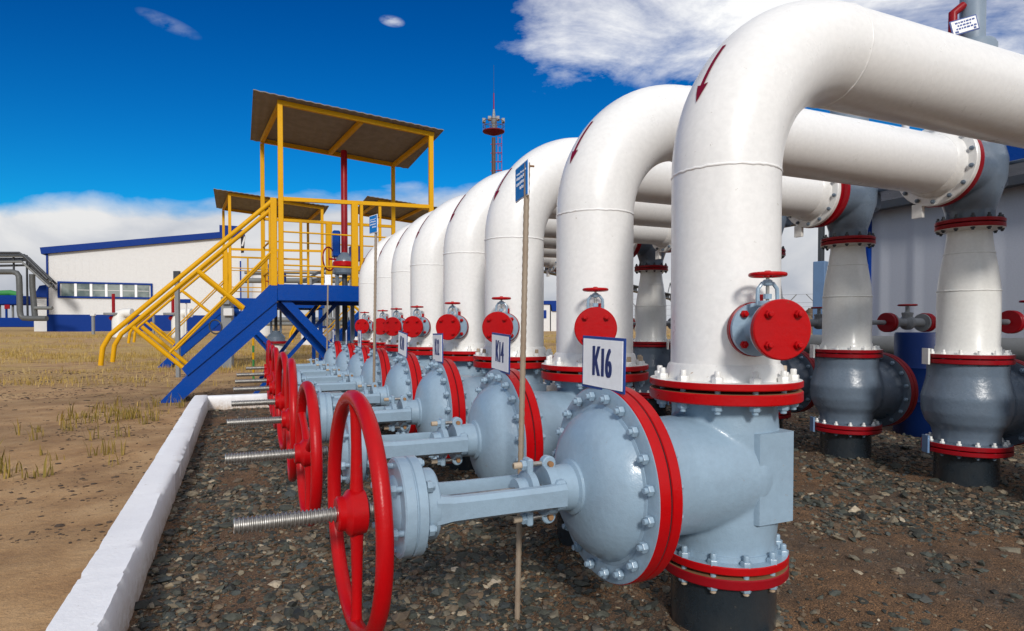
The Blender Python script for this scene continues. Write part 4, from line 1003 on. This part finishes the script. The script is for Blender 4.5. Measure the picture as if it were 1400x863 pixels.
# lamp mast
D = 60.; o = frm(675, D); s = S(D); t = thing('lighting_mast', 'tall red lighting mast with platform and antenna against the blue sky', 'mast', o, -YAW)
z = lambda py: (444.7 - py) * s + CAMZ - o.z
MRED = paint('mast_dull_red', (.13, .012, .025), .6, .2, (.07, .02, .02), .1, .0, spec=.1)
MASTC = paint('mast_brown', (.09, .05, .04), .6, .2, (.05, .03, .03), .1, .0)
b = MB(); b.lathe((0, 0, 0), (0, 0, 1), [(-.2, 3.6 * s), (z(300), 3. * s), (z(190), 2.6 * s)], MASTC, 16); part('pole', b, t)
b = MB(); b.lathe((0, 0, 0), (0, 0, 1), [(z(187), 3 * s), (z(182.5), 15 * s), (z(181), 15 * s), (z(180.5), 12 * s)], MRED, 12); part('gallery', b, t)
for k in range(10):
    th = 2 * PI * k / 10; b = MB(); b.bar((14.3 * s * math.cos(th), 14.3 * s * math.sin(th), z(181)), (14.3 * s * math.cos(th), 14.3 * s * math.sin(th), z(169)), .045, .045, MASTC); part('baluster', b, t)
b = MB(); b.ring((0, 0, z(169)), (0, 0, 1), 14.3 * s, .03, MASTC, 24, 6); b.ring((0, 0, z(175)), (0, 0, 1), 14.3 * s, .022, MASTC, 24, 6); part('guard_rail', b, t)
for dx in (-13, -5, 6, 13):
    b = MB(); b.bbox((dx * s, -.6 if abs(dx) < 10 else 0, z(167)), (4.5 * s, .4, 5.5 * s), STEELP, .03); part('floodlight', b, t)
b = MB(); b.lathe((.3 * s, 0, 0), (0, 0, 1), [(z(181), 3.4 * s), (z(171), 3.2 * s), (z(170), 3.8 * s), (z(163), 3.6 * s), (z(162), 2.4 * s), (z(152), 1.2 * s)], STEELP, 14); part('lamp_housing', b, t)
b = MB(); b.cyl((.3 * s, 0, z(152)), (.3 * s, 0, z(130)), .055, DRED, .045, seg=8); b.cyl((.3 * s, 0, z(130)), (.3 * s, 0, z(92)), .024, DSTEEL, .012, seg=6); part('antenna', b, t)
b = MB()
for dx in (6, 11): b.bar((dx * s, 0, z(300)), (dx * s, 0, z(186)), .05, .05, DRED)
for k in range(10): b.bar((6 * s, 0, z(190 + k * 11)), (11 * s, 0, z(190 + k * 11)), .04, .04, DRED); b.bar((-4 * s, 0, z(199 + k * 12)), (11.5 * s, -.2, z(199 + k * 12)), .06, .06, DRED)
part('ladder', b, t)

# pipework seen through and under the platform
D = 34.; o = frm(400, D); s = S(D); z = lambda py: (444.7 - py) * s + CAMZ - o.z
t = thing('pipe_rack', 'dark steel pipe rack seen behind the platform rails', 'rack', o, -YAW)
for px in (425, 474, 480): b = MB(); b.bar(((px - 400) * s, 0, -.1), ((px - 400) * s, 0, z(352 if px > 430 else 377)), .16, .16, STEELP); part('column', b, t)
for a, c in (((408, 388), (478, 350)), ((412, 395), (480, 360))): b = MB(); b.bar(((a[0] - 400) * s, 0, z(a[1])), ((c[0] - 400) * s, 0, z(c[1])), .1, .12, DSTEEL); part('chord', b, t)
for k in range(7):
    f = k / 7; b = MB(); b.bar(((408 + 70 * f - 400) * s, 0, z(388 - 38 * f)), ((419 + 68 * f - 400) * s, 0, z(391 - 35 * f)), .07, .07, DSTEEL); part('lacing', b, t)
for py, r in ((437, .13), (443, .10), (383, .14), (372, .08)): b = MB(); b.tube([(-70 * s, .5, z(py)), (110 * s, .5, z(py))], r, PIPEG, 12); part('pipeline', b, t)
D = 30.
for (px, w, py0, py1, lab) in ((432, 30, 448, 466, 'low white tank with blue lid in the grass under the platform'), (470, 16, 452, 464, 'small white tank with blue lid behind the motor valve legs')):
    o = frm(px, D); s = S(D); t = thing('storage_tank', lab, 'tank', o, -YAW, 'white tanks with blue lids'); h = max(.4, (444.7 - py0) * s + CAMZ - o.z)
    b = MB(); b.bbox((0, 0, h / 2 - .1), (w * s, 1.2, h + .2), PANEL, .04); part('tank_body', b, t); b = MB(); b.bbox((0, 0, h + .04), (w * s + .1, 1.3, .08), BLUEF, .02); part('lid', b, t)
for px in (428, 441, 446, 452, 458, 463):
    D = 32; o = frm(px, D); s = S(D); h = (444.7 - 415) * s + CAMZ - o.z
    t = thing('vertical_pipe', 'upright grey pipe in the pipework seen under the platform beam', 'pipe', o, -YAW, 'upright pipes under the platform')
    b = MB(); b.lathe((0, 0, 0), (0, 0, 1), [(-.1, .085), (h, .085)], PIPEG, 14); part('shaft', b, t); b = MB(); b.disc((0, 0, h * .6), (0, 0, 1), .15, .08, STEELP, .01, 16); part('collar', b, t)
# process shed behind the second platform
D = 40; o = frm(345, D); s = S(D); t = thing('storage_silo', 'pale round silo behind the nearer platform railing', 'tank', o, -YAW); z = lambda py: (444.7 - py) * s + CAMZ - o.z
b = MB(); b.lathe((14 * s, 0, 0), (0, 0, 1), [(-.2, 13 * s), (z(378), 13 * s), (z(374), 9 * s), (z(372), 3 * s)], PANEL, 32); part('shell', b, t)
b = MB(); b.ring((14 * s, 0, z(376)), (0, 0, 1), 13 * s, .05, STEELP, 32, 6); b.ring((14 * s, 0, z(368)), (0, 0, 1), 13 * s, .04, STEELP, 32, 6); part('top_rail', b, t)

# right: shed wall, columns, canopy frame
XW = 9.8
t = thing('corrugated_shed', 'grey ribbed metal shed wall with dark eaves behind the rear valves', 'building', (XW, 0, 0))
yl = onx(1191, 400, XW).y; zt_ = onx(1205, 290, XW).z
b = MB(); ribs = MB(); ya, yb = -4., yl
vs = []; n = int((yb - ya) / .07); 
for k in range(n + 1):
    y = ya + (yb - ya) * k / n; x = [0, 0, 0, 0, 0, -.02, -.02, 0][k % 8]
    if k in (0, n): x = 0
    vs += [(x, y, .0), (x, y, zt_ + .12)]
fs = [(2 * k, 2 * k + 2, 2 * k + 3, 2 * k + 1) for k in range(n)]
b.add(vs, fs, PANELG); b.box((2.5, (ya + yb) / 2, (zt_ + .1) / 2), (4.9, yb - ya - .02, zt_ + .1), PANELG); part('wall', b.mesh('wall', 20), t)
b = MB(); b.box((-.02, yb + .04, zt_ / 2), (.12, .08, zt_), BLUEF); part('corner_trim', b, t)
b = MB(); b.box((2.3, (ya + yb) / 2, zt_ + .55), (5.2, yb - ya + .3, .8), BLUE); part('eaves', b, t)
b = MB(); b.box((-.25, (ya + yb) / 2 + 2, zt_ + .06), (.16, yb - ya + 5, .14), DSTEEL); part('eaves_beam', b, t)
for y in (.6, 1.6, 2.6, 3.6):
    b = MB(); b.bar((-.28, y, zt_ + .1), (-.28, y + .9, zt_ + 1.0), .07, .09, DSTEEL); b.bar((-.28, y + .9, zt_ + .1), (-.28, y + .1, zt_ + 1.0), .05, .06, DSTEEL); part('truss_brace', b, t)
b = MB(); b.box((-.25, 1.5, zt_ + 1.05), (.14, 9, .12), DSTEEL); part('top_chord', b, t)
q = onx(1122, 445, 9.3); t = thing('steel_column', 'blue-grey steel column carrying dark conduits at the end of the shed', 'column', (q.x, q.y, 0), rad(20)); h = onx(1122, 358, 9.3).z
b = MB(); b.bbox((0, 0, h / 2 - .05), (.22, .2, h + .1), LBLUE, .01); part('casing', b, t)
b = MB(); b.bar((-.05, 0, h), (-.05, 0, h + 1.0), .06, .06, DSTEEL); b.bar((.05, 0, h), (.06, 0, h + 1.0), .05, .05, DSTEEL); part('conduit', b, t)
q = onx(1266, 475, 6.9); t = thing('barrel', 'dark blue steel barrel between the two white reducers, before the shed wall', 'barrel', (q.x, q.y, 0))
b = MB(); b.lathe((0, 0, 0), (0, 0, 1), [(0, .29), (.02, .3), (.36, .3), (.38, .31), (.40, .3), (.72, .3), (.74, .31), (.76, .3), (1.10, .3), (1.12, .29)], NAVY, 40); part('shell', b, t); b = MB(); b.lathe((0, 0, 1.10), (0, 0, 1), [(0, .27), (.012, .27)], NAVY, 32); part('lid', b, t)
for xx, px_, r in ((7.6, 1205, .14), (7.8, 1222, .11)):
    q = onx(px_, 445, xx); z0 = 1.2 - (474 - 444.7) / F_PX * (q.x * W_.x + q.y * W_.y)
    t = thing('ground_pipe', 'grey lagged pipe running along the ground before the shed wall' if r > .12 else 'thinner grey pipe running beside the lagged pipe at the shed', 'pipe', (xx, 0, 0)); b = MB(); b.cyl((0, -3, z0 + (0 if r > .12 else -.3)), (0, 9.2, z0 + (0 if r > .12 else -.3)), r, PIPEG, seg=20); part('run', b, t)
    for yy in (-1, 2, 5, 8): b = MB(); b.bbox((0, yy, z0 / 2 - (.1 if r > .12 else .25)), (.12, .1, z0 - r * 1.2 + (0 if r > .12 else -.3)), STEELP, .01); part('saddle', b, t)
p = at(1238, 170, 11.); t = thing('vent_stack', 'thin white vent stack rising behind the shed eaves', 'vent', (p.x, p.y, 2.9)); b = MB(); b.cyl((0, 0, 0), (0, 0, p.z - 2.3), .06, PANEL, seg=14); part('stack', b, t); b = MB(); b.lathe((0, 0, p.z - 2.3), (0, 0, 1), [(0, .11), (.06, .11), (.14, .02)], PANEL, 14); part('cap', b, t)

# cable tray and far yard seen between the pipes
A = at(735, 365, 22); B = at(925, 408, 34); d = B - A; t = thing('cable_tray', 'dark cable tray hung across the yard between the white pipes', 'cable tray', A)
for off in (-.12, .12): b = MB(); b.bar(Vector((0, 0, off)) - d * .3, d * 1.3 + Vector((0, 0, off)), .3, .05, DSTEEL); part('side_rail', b, t)
for k in range(-6, 27): b = MB(); b.bar(d * (k / 20) + Vector((0, 0, -.12)), d * (k / 20) + Vector((0, 0, .12)), .25, .04, DSTEEL); part('rung', b, t)
for k in (.05, .93):
    c = d * k; e = d.normalized() * .35
    b = MB(); b.bar(c - e + Vector((0, 0, .15)), c + Vector((0, 0, .75)), .03, .03, DSTEEL); b.bar(c + e + Vector((0, 0, .15)), c + Vector((0, 0, .75)), .03, .03, DSTEEL); part('hanger', b, t)
for k in (-.25, 1.25):
    c = d * k; b = MB(); b.bar(c + Vector((0, 0, .2)), Vector((c.x, c.y, -A.z)), .14, .14, DSTEEL); part('column', b, t)
o = frm(757, 55); s = S(55); t = thing('yard_kiosk', 'small white and blue kiosk in the yard between the white pipes', 'building', o, -YAW); z = lambda py: (444.7 - py) * s + CAMZ - o.z
b = MB(); b.box((-.9, 0, z(415) / 2), (1.0, 2, z(415)), PANEL); part('wall', b, t); b = MB(); b.prism([(-1.6, z(417)), (-.9, z(412)), (1.6, z(412)), (1.6, z(426)), (-.2, z(426)), (-.3, z(417))], -1.1, 1.2, BLUEF); part('roof', b, t); b = MB(); b.box((.7, 0, z(426) / 2), (2., 1.9, z(426) - .01), PANEL); part('annex', b, t); b = MB(); b.box((-.9, -1.02, z(430)), (.4, .06, .7), BLUEF); part('window', b, t)
EARTH = paint('excavated_earth', (.15, .10, .06), .95, .5, (.08, .055, .035), .6, .0, 1.)
def mound(px, D, w, h, lab):
    o = frm(px, D); b = MB(); n, m = 26, 12; vs = []
    for i in range(n + 1):
        for j in range(m + 1):
            u = i / n * 2 - 1; v = j / m * 2 - 1; hh = max(0, 1 - u * u) ** .7 * max(0, 1 - v * v) ** .7 * (1 + .25 * math.sin(u * 7 + px) + .15 * math.sin(u * 17 + v * 5)) * h
            vs.append((u * w, v * w * .35, hh - .15))
    fs = [(i * (m + 1) + j, (i + 1) * (m + 1) + j, (i + 1) * (m + 1) + j + 1, i * (m + 1) + j + 1) for i in range(n) for j in range(m)]
    b.add(vs, fs, EARTH); solo('earth_mound', b, lab, 'earth mound', o, -YAW, 'brown earth mounds in the yard')
mound(790, 62, 9, 1.6, 'long brown earth mound beyond the yard between the white pipes'); mound(1085, 45, 3, 1.75, 'brown earth mound behind the nearest white pipe'); mound(620, 75, 14, 1.5, 'low brown earth mound behind the far white pipes')
# perimeter fence with outward wire arms
fa = at(560, 445, 70); fb = at(1190, 445, 42); fa.z = fb.z = 0; dv = fb - fa
t = thing('perimeter_fence', 'wire perimeter fence with slanted arms behind the pipe row', 'fence', (fa.x, fa.y, gz(fa.x, fa.y)))
n = 26
for k in range(n + 1):
    c = dv * (k / n); e = dv.normalized() * .55; b = MB(); b.bar(c + Vector((0, 0, -.2)), c + Vector((0, 0, 2.1)), .08, .08, STEELP); b.bar(c + Vector((0, 0, 2.1)), c + e + Vector((0, 0, 2.7)), .06, .06, STEELP); b.bar(c + Vector((0, 0, 2.1)), c - e + Vector((0, 0, 2.7)), .06, .06, STEELP); part('fence_post', b, t)
for h in (.3, .8, 1.3, 1.8, 2.1): b = MB(); b.bar(Vector((0, 0, h)), dv + Vector((0, 0, h)), .02, .02, STEELP); part('wire', b, t)
for sg in (-1, 1): b = MB(); b.bar(dv.normalized() * .55 * sg + Vector((0, 0, 2.7)), dv + dv.normalized() * .55 * sg + Vector((0, 0, 2.7)), .02, .02, STEELP); part('wire', b, t) if sg > 0 else None

# ------------------------------------------------------------------ light and sky
SUN_AZ = YAW + PI + rad(-6)      # compass bearing (clockwise from +Y) the light comes from: behind the camera, to its right
SUN_EL = rad(29)
w = bpy.data.worlds.new('World'); SC.world = w; w.use_nodes = True; nt = w.node_tree; nt.nodes.clear()
out = nt.nodes.new('ShaderNodeOutputWorld'); bg = nt.nodes.new('ShaderNodeBackground'); nt.links.new(bg.outputs[0], out.inputs[0])
sky = nt.nodes.new('ShaderNodeTexSky'); sky.sky_type = 'NISHITA'; sky.sun_disc = False; sky.sun_elevation = SUN_EL; sky.sun_rotation = SUN_AZ
sky.air_density = 1.0; sky.dust_density = .3; sky.ozone_density = 3.0
tc = nt.nodes.new('ShaderNodeTexCoord'); dirv = tc.outputs['Generated']
def dot(v): 
    n = nt.nodes.new('ShaderNodeVectorMath'); n.operation = 'DOT_PRODUCT'; nt.links.new(dirv, n.inputs[0]); n.inputs[1].default_value = v; return n.outputs['Value']
sR = dot((R_.x, R_.y, 0)); sF = math_(nt, 'MAXIMUM', dot((FH.x, FH.y, 0)), .08); sz = dot((0, 0, 1))
uu = math_(nt, 'DIVIDE', sR, sF); vv = math_(nt, 'DIVIDE', sz, sF)
hs = nt.nodes.new('ShaderNodeHueSaturation'); hs.inputs['Saturation'].default_value = 1.45; nt.links.new(sky.outputs[0], hs.inputs['Color'])
grad = mix(nt, math_(nt, 'MULTIPLY', math_(nt, 'SUBTRACT', .52, vv), 3.0, True), (.08, .54, .80), (.06, .80, 1.02))
skyc = mix(nt, 1., hs.outputs[0], grad, 'MULTIPLY')
cmb = nt.nodes.new('ShaderNodeCombineXYZ'); nt.links.new(uu, cmb.inputs[0]); nt.links.new(math_(nt, 'MULTIPLY', vv, 2.0), cmb.inputs[1]); cmb.inputs[2].default_value = 3.1
nb = noise(nt, cmb.outputs[0], 4.2, 9, .55); nb.inputs['Distortion'].default_value = .3
nb2 = noise(nt, cmb.outputs[0], 1.8, 5, .5)
# low bank along the horizon
edge = math_(nt, 'ADD', math_(nt, 'MULTIPLY', math_(nt, 'SUBTRACT', nb.outputs[0], .5), .10), math_(nt, 'MULTIPLY', math_(nt, 'SUBTRACT', nb2.outputs[0], .5), .03))
bank = math_(nt, 'MULTIPLY', math_(nt, 'SUBTRACT', math_(nt, 'ADD', math_(nt, 'ADD', .200, math_(nt, 'MULTIPLY', math_(nt, 'ADD', uu, .62, True), .05)), edge), vv), 30., True)
# high broken cloud to the right
cmb2 = nt.nodes.new('ShaderNodeCombineXYZ'); den = math_(nt, 'ADD', math_(nt, 'MAXIMUM', sz, .0), .12)
nt.links.new(math_(nt, 'DIVIDE', sR, den), cmb2.inputs[0]); nt.links.new(math_(nt, 'DIVIDE', sF, den), cmb2.inputs[1])
nh = noise(nt, cmb2.outputs[0], 2.2, 10, .62); nh.inputs['Distortion'].default_value = .6
nh2 = noise(nt, cmb2.outputs[0], 9., 6, .65)
reg = math_(nt, 'MULTIPLY', math_(nt, 'MULTIPLY', math_(nt, 'ADD', uu, .06), 7., True), math_(nt, 'MULTIPLY', math_(nt, 'SUBTRACT', vv, .345), 12., True))
hc = math_(nt, 'ADD', math_(nt, 'ADD', math_(nt, 'MULTIPLY', nh.outputs[0], 1.0), math_(nt, 'MULTIPLY', nh2.outputs[0], .34)), math_(nt, 'MULTIPLY', reg, .52))
high = math_(nt, 'MULTIPLY', math_(nt, 'SUBTRACT', hc, .90), 2.5, True)
high = math_(nt, 'MULTIPLY', high, math_(nt, 'MULTIPLY', reg, 1.6, True))
# two small clouds high on the left
def puff(u0, v0, su, sv, amp, ang):
    du = math_(nt, 'SUBTRACT', uu, u0); dv_ = math_(nt, 'SUBTRACT', vv, v0); ca, sa = math.cos(ang), math.sin(ang)
    a = math_(nt, 'DIVIDE', math_(nt, 'ADD', math_(nt, 'MULTIPLY', du, ca), math_(nt, 'MULTIPLY', dv_, sa)), su); c = math_(nt, 'DIVIDE', math_(nt, 'SUBTRACT', math_(nt, 'MULTIPLY', dv_, ca), math_(nt, 'MULTIPLY', du, sa)), sv)
    g = math_(nt, 'SUBTRACT', 1., math_(nt, 'ADD', math_(nt, 'MULTIPLY', a, a), math_(nt, 'MULTIPLY', c, c)), True)
    k = math_(nt, 'SUBTRACT', math_(nt, 'MULTIPLY', np_.outputs[0], 2.2), .72, True)
    return math_(nt, 'MULTIPLY', math_(nt, 'MULTIPLY', g, amp), math_(nt, 'MULTIPLY', k, 2.2, True))
np_ = noise(nt, cmb.outputs[0], 24., 5, .55)
pf1 = puff(-.191, .484, .022, .010, .55, -.2); pf2 = puff(-.547, .480, .060, .013, .13, -.42)
lowg = math_(nt, 'MULTIPLY', math_(nt, 'SUBTRACT', vv, .02), 6.5, True)
# unseen broken cloud deck added over and behind the camera as soft white fill
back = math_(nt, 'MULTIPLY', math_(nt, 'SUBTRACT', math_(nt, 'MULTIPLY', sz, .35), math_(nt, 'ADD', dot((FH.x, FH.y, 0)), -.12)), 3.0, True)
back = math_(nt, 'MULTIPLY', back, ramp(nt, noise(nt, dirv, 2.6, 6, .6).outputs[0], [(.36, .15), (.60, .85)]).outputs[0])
front = math_(nt, 'MAXIMUM', bank, high)
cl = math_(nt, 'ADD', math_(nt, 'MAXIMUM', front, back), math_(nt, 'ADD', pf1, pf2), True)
shade = ramp(nt, math_(nt, 'ADD', math_(nt, 'MULTIPLY', nb.outputs[0], .8), math_(nt, 'MULTIPLY', nb2.outputs[0], .3)), [(.38, (4.3, 4.7, 5.4)), (.52, (6.2, 6.4, 6.8)), (.64, (7.9, 7.9, 7.9))])
dim = mix(nt, lowg, (.74, .755, .79), (1., 1., 1.))
hsh = ramp(nt, nh.outputs[0], [(.32, (8.2, 8.5, 9.0)), (.5, (9.6, 9.65, 9.7))])
clc = mix(nt, 1., mix(nt, math_(nt, 'MULTIPLY', math_(nt, 'SUBTRACT', vv, .3), 20., True), shade.outputs[0], hsh.outputs[0]), dim, 'MULTIPLY')
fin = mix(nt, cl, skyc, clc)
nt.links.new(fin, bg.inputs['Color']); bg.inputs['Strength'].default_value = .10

sl = bpy.data.lights.new('sun', 'SUN'); sl.energy = 2.5; sl.angle = rad(9); sl.color = (1., .955, .895)
so = bpy.data.objects.new('sun', sl); COL.objects.link(so)
ld = Vector((math.sin(SUN_AZ) * math.cos(SUN_EL), math.cos(SUN_AZ) * math.cos(SUN_EL), math.sin(SUN_EL)))
so.rotation_euler = ld.to_track_quat('Z', 'Y').to_euler()

vs_ = SC.view_settings; vs_.view_transform = 'Standard'; vs_.look = 'None'; vs_.exposure = .06; vs_.gamma = 1.; vs_.use_curve_mapping = False
SC.cycles.max_bounces = 6
